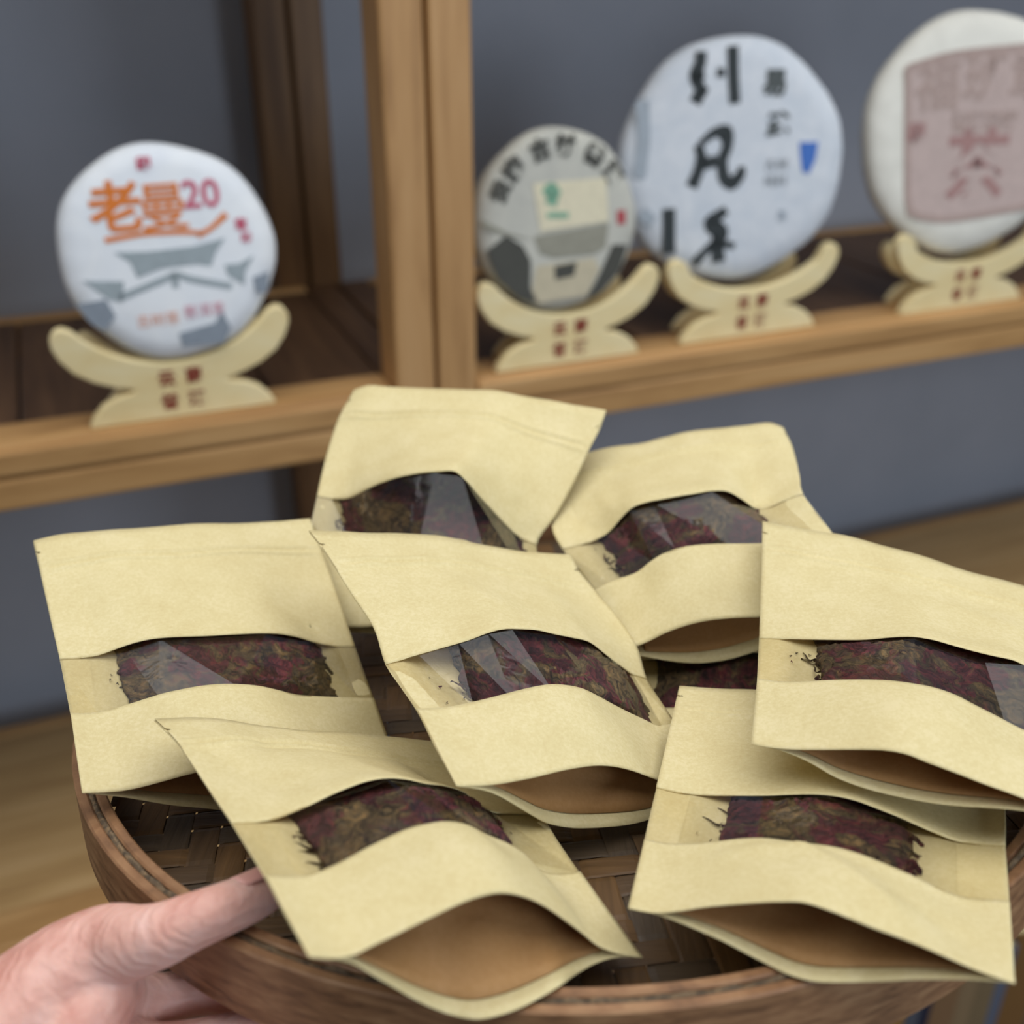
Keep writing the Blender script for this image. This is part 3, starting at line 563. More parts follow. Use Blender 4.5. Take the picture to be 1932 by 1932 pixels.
PG['E'] = ([[(1142,4371,11678),(1232,4343,11675),(1321,4316,11673),(1409,4289,11671),(1495,4261,11666),(1580,4231,11654),(1664,4202,11638),(1747,4172,11623),(1829,4143,11606),(1911,4113,11590),(1992,4084,11577),(2072,4055,11566),(2152,4026,11556),(2230,3997,11546),(2309,3969,11538),(2386,3941,11530),(2463,3912,11522)],
  [(1120,4266,11668),(1208,4238,11666),(1295,4211,11664),(1382,4183,11663),(1466,4155,11659),(1549,4126,11649),(1631,4097,11637),(1712,4069,11624),(1793,4039,11610),(1872,4010,11595),(1951,3981,11583),(2030,3952,11573),(2108,3924,11564),(2185,3895,11554),(2261,3867,11546),(2337,3839,11539),(2412,3812,11532)],
  [(1099,4161,11657),(1185,4133,11656),(1270,4105,11656),(1355,4078,11656),(1437,4050,11654),(1518,4021,11647),(1599,3993,11639),(1678,3965,11631),(1756,3936,11619),(1834,3906,11606),(1912,3878,11594),(1989,3850,11585),(2065,3822,11577),(2140,3793,11566),(2214,3765,11559),(2289,3738,11553),(2362,3711,11547)],
  [(1058,3965,11634),(1141,3937,11637),(1223,3910,11641),(1304,3883,11645),(1384,3855,11648),(1462,3826,11649),(1538,3799,11651),(1614,3772,11651),(1689,3744,11645),(1764,3714,11633),(1838,3686,11624),(1912,3659,11616),(1986,3633,11610),(2056,3603,11596),(2127,3576,11589),(2199,3550,11585),(2268,3523,11582)],
  [(1017,3770,11608),(1098,3742,11617),(1176,3714,11626),(1254,3687,11636),(1330,3659,11646),(1405,3631,11656),(1478,3605,11669),(1551,3579,11679),(1622,3551,11678),(1694,3522,11670),(1765,3495,11661),(1836,3469,11655),(1906,3444,11650),(1973,3414,11633),(2041,3387,11626),(2109,3362,11624),(2175,3336,11624)],
  [(977,3574,11580),(1054,3547,11595),(1130,3519,11611),(1204,3491,11628),(1277,3464,11645),(1348,3436,11666),(1418,3411,11692),(1488,3386,11713),(1556,3359,11719),(1624,3330,11713),(1692,3303,11706),(1760,3278,11701),(1828,3254,11697),(1890,3224,11676),(1954,3198,11668),(2019,3174,11669),(2083,3148,11672)],
  [(942,3425,11591),(1017,3397,11602),(1092,3370,11619),(1164,3343,11640),(1235,3316,11660),(1305,3289,11681),(1374,3263,11701),(1443,3237,11716),(1510,3211,11720),(1577,3183,11711),(1642,3156,11696),(1707,3130,11682),(1772,3105,11669),(1834,3077,11649),(1898,3052,11637),(1962,3027,11632),(2024,3002,11627)],
  [(907,3277,11601),(981,3248,11609),(1053,3221,11628),(1124,3195,11653),(1194,3168,11676),(1262,3141,11696),(1330,3115,11711),(1398,3088,11719),(1465,3062,11720),(1530,3036,11709),(1592,3008,11687),(1655,2982,11664),(1716,2955,11641),(1778,2930,11621),(1841,2905,11607),(1904,2880,11595),(1965,2855,11583)],
  [(855,3077,11612),(925,3048,11621),(994,3021,11641),(1062,2995,11668),(1128,2969,11693),(1194,2942,11716),(1258,2917,11734),(1322,2891,11742),(1384,2864,11738),(1446,2838,11728),(1506,2811,11711),(1565,2786,11693),(1624,2760,11675),(1683,2736,11658),(1742,2711,11642),(1800,2687,11625),(1858,2663,11613)],
  [(803,2876,11624),(870,2848,11632),(935,2822,11647),(999,2796,11668),(1062,2769,11691),(1124,2744,11712),(1185,2719,11730),(1244,2694,11736),(1302,2666,11727),(1361,2640,11718),(1418,2615,11708),(1475,2590,11698),(1531,2566,11690),(1587,2542,11680),(1642,2518,11669),(1696,2494,11655),(1750,2471,11642)]],
 [[(1142,4371,11671),(1231,4343,11667),(1320,4316,11665),(1408,4289,11664),(1495,4261,11658),(1580,4231,11646),(1664,4202,11631),(1747,4172,11615),(1829,4143,11599),(1910,4113,11583),(1991,4084,11570),(2072,4055,11558),(2151,4026,11548),(2230,3997,11539),(2308,3969,11530),(2386,3941,11522),(2462,3912,11514)],
  [(1120,4266,11661),(1208,4238,11658),(1295,4211,11657),(1381,4183,11656),(1466,4156,11651),(1549,4126,11642),(1631,4097,11629),(1712,4069,11617),(1792,4039,11603),(1872,4010,11588),(1951,3981,11576),(2030,3953,11565),(2108,3924,11557),(2185,3895,11547),(2261,3867,11539),(2337,3840,11532),(2412,3812,11525)],
  [(1098,4161,11650),(1184,4133,11649),(1270,4105,11649),(1354,4078,11649),(1437,4050,11647),(1518,4021,11640),(1598,3993,11632),(1677,3965,11623),(1756,3936,11612),(1834,3906,11598),(1911,3878,11587),(1988,3850,11578),(2065,3822,11570),(2139,3793,11559),(2214,3765,11551),(2288,3738,11545),(2361,3711,11540)],
  [(1058,3965,11626),(1138,3938,11629),(1209,3910,11623),(1285,3882,11617),(1360,3855,11611),(1436,3827,11606),(1511,3800,11601),(1587,3772,11597),(1662,3744,11593),(1738,3717,11590),(1814,3689,11588),(1890,3662,11586),(1965,3634,11585),(2041,3606,11585),(2117,3579,11582),(2196,3551,11578),(2268,3523,11575)],
  [(1017,3770,11601),(1094,3742,11609),(1162,3716,11602),(1234,3689,11597),(1306,3662,11592),(1378,3634,11589),(1450,3607,11587),(1523,3580,11586),(1595,3553,11586),(1667,3526,11588),(1740,3499,11591),(1812,3472,11595),(1885,3445,11600),(1958,3417,11607),(2030,3390,11614),(2106,3363,11617),(2175,3336,11617)],
  [(976,3574,11573),(1050,3547,11587),(1114,3521,11580),(1183,3495,11576),(1252,3468,11574),(1321,3442,11573),(1389,3415,11573),(1458,3388,11576),(1527,3362,11581),(1597,3335,11588),(1666,3309,11596),(1735,3282,11607),(1805,3255,11619),(1874,3229,11633),(1944,3202,11648),(2017,3175,11662),(2083,3149,11664)],
  [(941,3426,11583),(1014,3398,11594),(1076,3373,11582),(1143,3346,11574),(1210,3320,11567),(1278,3293,11562),(1345,3267,11559),(1413,3240,11558),(1480,3214,11559),(1548,3188,11563),(1616,3161,11568),(1684,3134,11576),(1752,3108,11585),(1820,3081,11597),(1888,3055,11610),(1959,3028,11624),(2023,3002,11620)],
  [(906,3277,11594),(977,3249,11600),(1039,3224,11586),(1104,3198,11574),(1170,3171,11563),(1236,3145,11555),(1302,3119,11548),(1368,3092,11544),(1434,3066,11542),(1500,3040,11542),(1566,3013,11544),(1633,2987,11549),(1699,2960,11555),(1766,2934,11563),(1832,2908,11572),(1901,2881,11585),(1964,2855,11575)],
  [(854,3077,11605),(924,3050,11613),(987,3024,11603),(1051,2997,11588),(1114,2970,11571),(1177,2944,11560),(1242,2918,11554),(1306,2891,11552),(1369,2865,11554),(1432,2839,11559),(1494,2814,11568),(1556,2788,11579),(1617,2763,11591),(1678,2738,11601),(1738,2713,11608),(1799,2687,11614),(1857,2663,11605)],
  [(803,2876,11624),(870,2851,11627),(934,2825,11620),(996,2798,11603),(1055,2769,11580),(1117,2743,11567),(1179,2717,11562),(1241,2692,11563),(1301,2666,11568),(1361,2640,11577),(1419,2615,11591),(1476,2591,11608),(1532,2567,11624),(1588,2543,11636),(1642,2519,11641),(1697,2494,11642),(1750,2471,11642)]])
PG['F'] = ([[(-1248,3033,11608),(-1197,3064,11586),(-1145,3094,11564),(-1092,3123,11537),(-1038,3150,11506),(-983,3177,11475),(-926,3204,11444),(-868,3231,11414),(-809,3258,11384),(-749,3285,11354),(-687,3313,11325),(-624,3341,11297),(-560,3368,11268),(-495,3395,11238),(-428,3421,11206),(-361,3447,11174),(-292,3474,11141)],
  [(-1177,2947,11625),(-1128,2977,11603),(-1078,3008,11580),(-1027,3037,11555),(-975,3065,11526),(-923,3093,11497),(-869,3121,11469),(-813,3148,11439),(-756,3175,11409),(-698,3201,11377),(-638,3228,11346),(-575,3255,11317),(-511,3282,11286),(-447,3306,11251),(-382,3331,11217),(-315,3357,11183),(-246,3383,11150)],
  [(-1112,2860,11642),(-1063,2891,11619),(-1014,2921,11596),(-964,2951,11573),(-914,2980,11547),(-864,3009,11522),(-811,3038,11496),(-758,3067,11469),(-702,3093,11439),(-645,3119,11406),(-586,3145,11373),(-523,3171,11342),(-460,3197,11308),(-399,3219,11268),(-335,3243,11231),(-267,3269,11197),(-198,3294,11163)],
  [(-1006,2698,11669),(-957,2728,11646),(-908,2759,11624),(-859,2791,11606),(-811,2823,11587),(-761,2855,11570),(-710,2887,11552),(-657,2918,11530),(-602,2946,11503),(-545,2972,11471),(-485,2996,11435),(-422,3022,11402),(-360,3045,11362),(-302,3063,11312),(-240,3086,11271),(-172,3111,11238),(-102,3137,11204)],
  [(-907,2539,11702),(-858,2569,11678),(-808,2600,11657),(-759,2634,11645),(-710,2668,11634),(-661,2704,11625),(-610,2739,11615),(-556,2772,11601),(-499,2802,11579),(-441,2829,11549),(-381,2853,11511),(-317,2878,11477),(-256,2901,11433),(-201,2915,11373),(-141,2937,11328),(-72,2964,11297),(0,2990,11267)],
  [(-812,2384,11743),(-761,2413,11717),(-711,2444,11697),(-661,2480,11690),(-611,2517,11688),(-562,2556,11688),(-509,2594,11686),(-454,2630,11681),(-396,2663,11665),(-336,2690,11636),(-275,2713,11597),(-212,2740,11562),(-152,2761,11514),(-101,2772,11444),(-45,2793,11396),(26,2822,11368),(99,2851,11343)],
  [(-737,2261,11766),(-687,2289,11737),(-636,2318,11715),(-587,2354,11707),(-538,2392,11704),(-489,2430,11705),(-437,2468,11703),(-384,2505,11699),(-326,2539,11686),(-266,2568,11662),(-205,2593,11624),(-145,2614,11579),(-85,2635,11529),(-32,2649,11463),(22,2663,11400),(88,2689,11364),(160,2719,11341)],
  [(-662,2138,11788),(-612,2165,11757),(-562,2193,11732),(-512,2229,11723),(-464,2266,11720),(-416,2305,11721),(-365,2343,11720),(-313,2381,11717),(-256,2415,11707),(-196,2447,11688),(-135,2472,11651),(-79,2489,11596),(-18,2509,11543),(38,2526,11481),(88,2533,11403),(150,2557,11361),(222,2588,11339)],
  [(-573,1974,11825),(-524,2000,11792),(-474,2030,11771),(-425,2068,11767),(-376,2105,11764),(-328,2144,11764),(-277,2181,11762),(-224,2219,11760),(-168,2254,11750),(-109,2285,11731),(-48,2310,11692),(8,2327,11635),(65,2344,11575),(120,2358,11506),(171,2367,11429),(233,2386,11377),(304,2414,11344)],
  [(-484,1810,11861),(-436,1835,11826),(-389,1865,11803),(-342,1902,11797),(-294,1938,11790),(-246,1975,11785),(-196,2011,11780),(-144,2048,11775),(-89,2083,11766),(-30,2115,11747),(30,2139,11709),(88,2158,11654),(143,2172,11588),(197,2186,11518),(251,2197,11447),(316,2216,11392),(387,2239,11350)]],
 [[(-1250,3030,11601),(-1199,3061,11579),(-1147,3092,11557),(-1094,3121,11530),(-1040,3148,11500),(-985,3174,11468),(-928,3202,11438),(-871,3229,11407),(-812,3256,11377),(-751,3283,11347),(-690,3311,11318),(-626,3338,11290),(-562,3366,11262),(-497,3393,11231),(-431,3419,11199),(-363,3445,11167),(-294,3471,11135)],
  [(-1180,2944,11618),(-1130,2975,11596),(-1080,3005,11573),(-1029,3035,11548),(-977,3063,11519),(-925,3090,11490),(-871,3118,11462),(-815,3146,11432),(-759,3173,11402),(-700,3199,11371),(-640,3226,11339),(-577,3253,11310),(-513,3279,11279),(-450,3304,11244),(-385,3329,11210),(-317,3355,11177),(-248,3380,11143)],
  [(-1114,2858,11635),(-1065,2888,11612),(-1016,2919,11589),(-966,2949,11566),(-917,2978,11540),(-866,3007,11515),(-814,3036,11489),(-760,3064,11462),(-705,3091,11432),(-648,3117,11400),(-588,3143,11366),(-525,3169,11335),(-462,3195,11301),(-401,3217,11261),(-337,3241,11224),(-270,3266,11191),(-201,3291,11156)],
  [(-1008,2696,11662),(-955,2725,11638),(-894,2752,11607),(-839,2778,11576),(-783,2805,11544),(-727,2832,11513),(-671,2859,11482),(-615,2886,11452),(-558,2913,11423),(-502,2940,11394),(-445,2968,11366),(-388,2996,11339),(-331,3024,11312),(-274,3052,11285),(-217,3080,11257),(-168,3108,11229),(-104,3134,11198)],
  [(-909,2537,11695),(-857,2566,11670),(-796,2593,11641),(-741,2619,11608),(-686,2646,11575),(-631,2673,11544),(-575,2700,11514),(-519,2728,11485),(-462,2756,11457),(-406,2784,11431),(-348,2813,11405),(-291,2842,11381),(-233,2872,11358),(-174,2901,11335),(-116,2931,11313),(-67,2961,11288),(-2,2988,11260)],
  [(-814,2382,11736),(-761,2410,11710),(-701,2439,11682),(-647,2465,11649),(-593,2492,11616),(-538,2519,11585),(-482,2547,11556),(-426,2575,11528),(-370,2604,11502),(-312,2633,11478),(-255,2663,11456),(-196,2694,11435),(-137,2725,11416),(-78,2757,11398),(-19,2788,11381),(30,2819,11359),(97,2848,11336)],
  [(-739,2259,11759),(-687,2286,11730),(-628,2314,11701),(-575,2340,11664),(-522,2366,11630),(-468,2392,11596),(-414,2419,11565),(-358,2447,11535),(-303,2475,11508),(-246,2504,11482),(-189,2534,11459),(-132,2564,11437),(-73,2595,11417),(-15,2626,11399),(44,2658,11382),(92,2687,11356),(158,2717,11334)],
  [(-664,2135,11781),(-612,2162,11750),(-556,2190,11720),(-504,2215,11682),(-451,2240,11645),(-398,2266,11609),(-345,2292,11576),(-290,2319,11544),(-235,2346,11515),(-180,2375,11488),(-124,2404,11463),(-67,2434,11441),(-9,2465,11420),(48,2496,11401),(107,2528,11383),(153,2554,11352),(220,2586,11332)],
  [(-575,1972,11818),(-526,1998,11785),(-474,2024,11749),(-427,2044,11698),(-379,2065,11647),(-330,2085,11596),(-279,2106,11548),(-225,2129,11504),(-168,2154,11467),(-110,2183,11442),(-52,2215,11425),(5,2249,11413),(61,2284,11404),(117,2320,11399),(177,2355,11390),(234,2385,11369),(302,2411,11337)],
  [(-484,1810,11861),(-437,1836,11824),(-391,1859,11779),(-348,1875,11718),(-303,1892,11655),(-258,1908,11592),(-208,1925,11532),(-154,1937,11488),(-94,1923,11491),(-35,1934,11492),(21,1958,11490),(76,1993,11487),(130,2033,11483),(189,2141,11404),(250,2183,11398),(316,2215,11382),(387,2239,11350)]])
PG['G'] = ([[(686,3620,11313),(771,3600,11321),(855,3581,11332),(938,3563,11343),(1020,3544,11352),(1101,3523,11356),(1182,3501,11354),(1261,3478,11348),(1339,3455,11338),(1414,3431,11324),(1489,3406,11304),(1562,3379,11280),(1633,3352,11253),(1703,3325,11224),(1772,3297,11194),(1799,3199,11220),(1774,3019,11322)],
  [(661,3523,11330),(744,3503,11337),(827,3484,11347),(908,3465,11358),(989,3447,11367),(1069,3426,11371),(1148,3405,11371),(1226,3382,11367),(1302,3360,11360),(1376,3336,11347),(1449,3311,11329),(1521,3285,11308),(1591,3259,11284),(1660,3232,11259),(1727,3206,11232),(1779,3153,11226),(1753,2972,11337)],
  [(636,3426,11346),(718,3406,11352),(799,3387,11361),(879,3368,11372),(958,3349,11381),(1037,3329,11387),(1114,3308,11389),(1191,3286,11388),(1265,3264,11383),(1338,3241,11372),(1410,3216,11356),(1480,3191,11337),(1549,3165,11315),(1617,3140,11292),(1683,3114,11269),(1749,3088,11246),(1728,2918,11355)],
  [(590,3247,11375),(668,3226,11377),(746,3206,11385),(824,3188,11397),(901,3169,11408),(976,3149,11417),(1051,3129,11424),(1125,3109,11428),(1197,3088,11428),(1268,3065,11421),(1337,3041,11407),(1405,3017,11390),(1471,2992,11371),(1537,2967,11352),(1602,2942,11334),(1666,2920,11322),(1671,2797,11403)],
  [(544,3067,11402),(619,3045,11402),(694,3026,11408),(769,3007,11421),(843,2988,11434),(916,2969,11448),(988,2950,11460),(1059,2931,11471),(1129,2911,11476),(1197,2889,11471),(1263,2866,11459),(1329,2842,11443),(1393,2818,11426),(1457,2794,11409),(1520,2771,11396),(1584,2751,11395),(1613,2674,11449)],
  [(497,2887,11429),(570,2865,11425),(642,2845,11430),(715,2826,11444),(786,2808,11461),(856,2789,11479),(925,2772,11498),(993,2754,11516),(1060,2735,11526),(1126,2714,11524),(1190,2690,11512),(1254,2668,11497),(1315,2645,11480),(1377,2621,11464),(1438,2599,11456),(1501,2581,11464),(1563,2564,11478)],
  [(461,2748,11445),(533,2725,11444),(605,2706,11455),(676,2689,11475),(745,2671,11497),(814,2653,11516),(881,2634,11531),(948,2615,11543),(1015,2597,11552),(1080,2576,11549),(1143,2553,11538),(1205,2530,11524),(1265,2507,11507),(1325,2483,11490),(1385,2461,11483),(1447,2444,11491),(1508,2426,11504)],
  [(425,2608,11461),(496,2586,11463),(567,2568,11480),(636,2551,11505),(704,2535,11532),(772,2518,11553),(838,2497,11563),(904,2477,11571),(970,2458,11577),(1033,2437,11575),(1095,2415,11564),(1156,2392,11550),(1215,2370,11535),(1274,2346,11517),(1332,2324,11509),(1393,2306,11518),(1452,2289,11530)],
  [(379,2423,11508),(448,2401,11512),(517,2384,11537),(585,2369,11568),(651,2352,11599),(716,2335,11625),(781,2316,11643),(845,2298,11656),(908,2278,11658),(969,2256,11651),(1028,2233,11639),(1087,2211,11626),(1146,2189,11612),(1202,2166,11594),(1259,2144,11581),(1317,2124,11577),(1374,2105,11580)],
  [(333,2238,11555),(401,2216,11561),(468,2200,11585),(534,2185,11617),(598,2167,11646),(662,2150,11672),(725,2133,11695),(787,2116,11711),(847,2093,11708),(905,2071,11698),(962,2049,11687),(1020,2028,11679),(1077,2006,11670),(1132,1984,11658),(1186,1963,11645),(1241,1942,11636),(1296,1922,11630)]],
 [[(686,3619,11305),(771,3599,11314),(855,3580,11324),(938,3562,11336),(1020,3543,11345),(1102,3522,11348),(1182,3500,11347),(1262,3478,11340),(1339,3454,11331),(1415,3430,11316),(1489,3405,11296),(1562,3378,11272),(1633,3351,11245),(1703,3324,11217),(1772,3296,11186),(1799,3198,11213),(1775,3019,11314)],
  [(661,3522,11322),(745,3502,11329),(827,3483,11339),(909,3465,11350),(989,3446,11360),(1069,3425,11364),(1148,3404,11363),(1226,3381,11359),(1302,3359,11352),(1377,3335,11340),(1449,3310,11322),(1521,3284,11301),(1591,3258,11277),(1660,3231,11252),(1728,3205,11225),(1779,3152,11219),(1754,2972,11329)],
  [(636,3425,11339),(718,3405,11344),(799,3386,11353),(879,3367,11364),(958,3348,11374),(1037,3328,11379),(1114,3307,11381),(1191,3286,11380),(1266,3263,11375),(1339,3240,11365),(1410,3215,11349),(1480,3190,11329),(1549,3165,11308),(1617,3139,11285),(1684,3113,11262),(1749,3087,11239),(1729,2917,11348)],
  [(590,3246,11367),(665,3225,11370),(733,3203,11363),(804,3180,11356),(875,3158,11349),(947,3136,11343),(1018,3114,11337),(1089,3092,11332),(1161,3070,11328),(1232,3048,11324),(1303,3026,11321),(1374,3005,11319),(1446,2983,11317),(1517,2961,11316),(1588,2940,11315),(1663,2918,11315),(1672,2797,11396)],
  [(544,3066,11395),(616,3045,11394),(682,3024,11394),(751,3002,11387),(820,2980,11381),(889,2959,11376),(958,2937,11373),(1027,2916,11370),(1096,2895,11369),(1165,2874,11369),(1234,2853,11371),(1303,2832,11374),(1372,2812,11378),(1440,2792,11383),(1509,2771,11388),(1581,2750,11387),(1613,2673,11442)],
  [(498,2886,11422),(568,2864,11417),(631,2845,11422),(698,2824,11417),(765,2803,11412),(832,2782,11408),(898,2761,11406),(965,2740,11407),(1032,2720,11409),(1098,2700,11413),(1165,2680,11419),(1231,2660,11427),(1298,2641,11436),(1364,2622,11447),(1431,2601,11447),(1500,2581,11457),(1563,2563,11471)],
  [(461,2747,11438),(531,2725,11436),(592,2706,11439),(658,2685,11433),(724,2663,11427),(790,2642,11424),(855,2621,11422),(921,2601,11423),(986,2581,11425),(1052,2561,11430),(1117,2541,11437),(1182,2522,11446),(1247,2502,11457),(1312,2483,11470),(1378,2464,11474),(1445,2443,11484),(1508,2425,11497)],
  [(425,2607,11454),(494,2586,11455),(554,2567,11457),(619,2545,11450),(683,2524,11445),(748,2503,11442),(812,2482,11441),(877,2462,11441),(941,2442,11444),(1005,2422,11450),(1069,2403,11458),(1133,2383,11468),(1197,2364,11480),(1261,2346,11493),(1325,2326,11501),(1391,2306,11510),(1453,2288,11523)],
  [(379,2422,11501),(447,2402,11504),(511,2382,11502),(575,2360,11492),(639,2338,11481),(701,2315,11469),(763,2293,11458),(825,2270,11450),(888,2250,11452),(944,2215,11483),(1012,2209,11486),(1075,2196,11498),(1136,2178,11517),(1196,2160,11536),(1256,2142,11554),(1316,2124,11570),(1374,2104,11573)],
  [(333,2238,11555),(401,2219,11555),(466,2197,11548),(530,2174,11535),(592,2152,11520),(652,2128,11501),(709,2097,11492),(762,2055,11499),(822,2031,11504),(888,2026,11506),(956,2026,11508),(1015,2009,11532),(1073,1993,11557),(1130,1975,11580),(1186,1958,11601),(1241,1940,11618),(1296,1922,11630)]])
PG['A'] = ([[(-872,5632,11830),(-788,5623,11859),(-697,5605,11857),(-608,5591,11856),(-520,5578,11857),(-432,5565,11859),(-344,5551,11861),(-257,5538,11865),(-170,5524,11869),(-84,5511,11869),(1,5496,11859),(85,5481,11845),(169,5468,11834),(254,5454,11824),(338,5440,11815),(421,5425,11807),(505,5410,11798)],
  [(-904,5534,11792),(-818,5524,11815),(-727,5505,11814),(-637,5491,11816),(-548,5478,11820),(-460,5463,11823),(-371,5449,11827),(-282,5434,11830),(-194,5419,11832),(-107,5406,11831),(-24,5390,11817),(57,5375,11799),(137,5362,11784),(218,5349,11770),(299,5335,11756),(380,5321,11743),(463,5306,11733)],
  [(-931,5435,11755),(-844,5424,11773),(-753,5405,11773),(-663,5389,11780),(-574,5374,11788),(-485,5358,11796),(-397,5341,11802),(-308,5325,11806),(-219,5309,11809),(-132,5296,11807),(-53,5281,11789),(22,5267,11765),(98,5256,11744),(174,5245,11724),(251,5234,11705),(329,5220,11686),(410,5208,11673)],
  [(-960,5248,11683),(-873,5234,11693),(-784,5213,11697),(-696,5195,11717),(-609,5174,11738),(-522,5153,11757),(-436,5132,11770),(-349,5112,11779),(-261,5095,11784),(-176,5083,11783),(-104,5070,11755),(-36,5061,11719),(31,5056,11683),(100,5051,11648),(170,5045,11614),(243,5037,11583),(321,5030,11563)],
  [(-975,5059,11614),(-890,5043,11617),(-804,5020,11626),(-719,4997,11661),(-636,4969,11699),(-553,4941,11732),(-470,4916,11756),(-387,4892,11772),(-303,4873,11782),(-222,4863,11783),(-158,4853,11745),(-99,4851,11693),(-41,4854,11640),(19,4859,11588),(82,4862,11536),(149,4860,11490),(224,4860,11462)],
  [(-981,4872,11551),(-899,4852,11546),(-817,4826,11562),(-738,4797,11614),(-659,4761,11670),(-581,4725,11719),(-502,4693,11755),(-423,4665,11782),(-345,4644,11798),(-270,4637,11802),(-215,4632,11753),(-166,4639,11684),(-117,4653,11612),(-66,4669,11540),(-12,4682,11470),(49,4690,11407),(121,4699,11370)],
  [(-997,4740,11468),(-915,4723,11467),(-832,4700,11477),(-751,4675,11508),(-671,4643,11548),(-591,4610,11593),(-512,4578,11635),(-433,4549,11667),(-355,4525,11685),(-278,4512,11691),(-214,4504,11663),(-157,4506,11612),(-103,4513,11547),(-46,4523,11482),(15,4533,11425),(81,4538,11376),(153,4542,11341)],
  [(-1013,4609,11385),(-930,4594,11388),(-847,4575,11392),(-765,4552,11402),(-682,4525,11425),(-601,4494,11467),(-521,4462,11515),(-443,4432,11553),(-364,4406,11572),(-286,4387,11580),(-212,4377,11574),(-148,4373,11541),(-88,4374,11483),(-26,4378,11424),(42,4384,11381),(113,4386,11345),(185,4385,11311)],
  [(-1013,4446,11262),(-930,4427,11274),(-847,4403,11290),(-764,4377,11309),(-682,4348,11335),(-601,4317,11373),(-521,4285,11415),(-443,4256,11450),(-365,4229,11470),(-288,4207,11478),(-214,4192,11476),(-145,4182,11458),(-79,4175,11426),(-12,4170,11392),(58,4167,11363),(129,4162,11338),(201,4154,11318)],
  [(-1014,4283,11140),(-930,4260,11160),(-846,4235,11181),(-764,4209,11204),(-682,4180,11228),(-600,4150,11257),(-520,4120,11291),(-442,4092,11321),(-365,4065,11341),(-290,4041,11351),(-215,4020,11353),(-142,4002,11353),(-69,3985,11351),(3,3969,11346),(74,3954,11339),(145,3939,11331),(216,3923,11325)]],
 [[(-872,5635,11823),(-788,5626,11852),(-697,5608,11850),(-608,5594,11849),(-520,5581,11851),(-432,5568,11852),(-344,5555,11855),(-257,5541,11858),(-170,5527,11862),(-84,5514,11862),(1,5499,11852),(85,5484,11838),(170,5471,11828),(254,5457,11818),(338,5443,11809),(422,5428,11800),(505,5413,11791)],
  [(-904,5537,11785),(-818,5527,11809),(-727,5509,11807),(-637,5495,11809),(-548,5481,11813),(-459,5467,11817),(-371,5452,11820),(-282,5437,11823),(-194,5422,11825),(-106,5409,11824),(-24,5393,11810),(57,5378,11792),(137,5365,11777),(218,5352,11763),(299,5339,11749),(381,5324,11736),(463,5309,11726)],
  [(-931,5438,11748),(-844,5427,11767),(-753,5408,11766),(-663,5393,11773),(-574,5377,11782),(-485,5361,11789),(-396,5344,11795),(-308,5328,11799),(-219,5312,11802),(-132,5299,11800),(-53,5284,11782),(23,5270,11758),(98,5259,11738),(174,5249,11718),(251,5237,11698),(329,5224,11680),(410,5211,11667)],
  [(-960,5251,11676),(-876,5236,11681),(-799,5222,11664),(-719,5210,11654),(-639,5197,11644),(-559,5185,11634),(-479,5172,11625),(-399,5159,11617),(-319,5145,11609),(-239,5131,11602),(-159,5117,11595),(-79,5103,11589),(1,5088,11584),(81,5074,11579),(161,5059,11574),(242,5041,11573),(322,5033,11556)],
  [(-974,5062,11607),(-894,5046,11607),(-825,5038,11588),(-749,5028,11573),(-674,5018,11558),(-599,5007,11545),(-524,4996,11532),(-449,4985,11521),(-374,4973,11511),(-300,4960,11502),(-225,4947,11494),(-150,4933,11488),(-75,4918,11482),(0,4904,11477),(75,4888,11474),(149,4868,11478),(225,4863,11455)],
  [(-981,4875,11544),(-905,4858,11539),(-843,4855,11518),(-774,4849,11498),(-705,4841,11479),(-636,4833,11462),(-567,4825,11446),(-498,4815,11432),(-429,4805,11420),(-360,4794,11409),(-292,4782,11401),(-223,4769,11394),(-154,4755,11389),(-85,4741,11385),(-17,4726,11382),(50,4701,11392),(121,4702,11364)],
  [(-997,4744,11461),(-919,4727,11460),(-853,4721,11440),(-781,4714,11423),(-709,4705,11407),(-637,4696,11392),(-565,4686,11379),(-493,4675,11368),(-421,4663,11359),(-349,4650,11352),(-277,4636,11347),(-206,4621,11344),(-134,4606,11343),(-62,4589,11343),(10,4573,11345),(81,4547,11360),(153,4545,11334)],
  [(-1013,4612,11378),(-933,4596,11381),(-862,4587,11364),(-787,4578,11350),(-712,4567,11337),(-637,4557,11326),(-562,4545,11317),(-487,4532,11309),(-412,4519,11303),(-337,4505,11299),(-263,4489,11297),(-188,4473,11297),(-113,4456,11299),(-38,4438,11303),(36,4419,11308),(112,4394,11327),(185,4388,11304)],
  [(-1013,4449,11255),(-933,4430,11266),(-856,4416,11263),(-778,4402,11261),(-700,4388,11259),(-623,4374,11256),(-546,4359,11253),(-470,4343,11250),(-394,4327,11249),(-318,4309,11249),(-242,4291,11252),(-167,4271,11256),(-92,4250,11263),(-18,4228,11274),(55,4204,11288),(130,4178,11309),(201,4159,11312)],
  [(-1013,4281,11141),(-932,4263,11151),(-850,4245,11161),(-770,4227,11170),(-690,4208,11178),(-611,4190,11183),(-533,4172,11186),(-455,4153,11189),(-378,4133,11194),(-301,4113,11200),(-225,4091,11207),(-149,4068,11216),(-74,4043,11230),(0,4016,11248),(74,3987,11271),(146,3957,11297),(216,3927,11322)]])
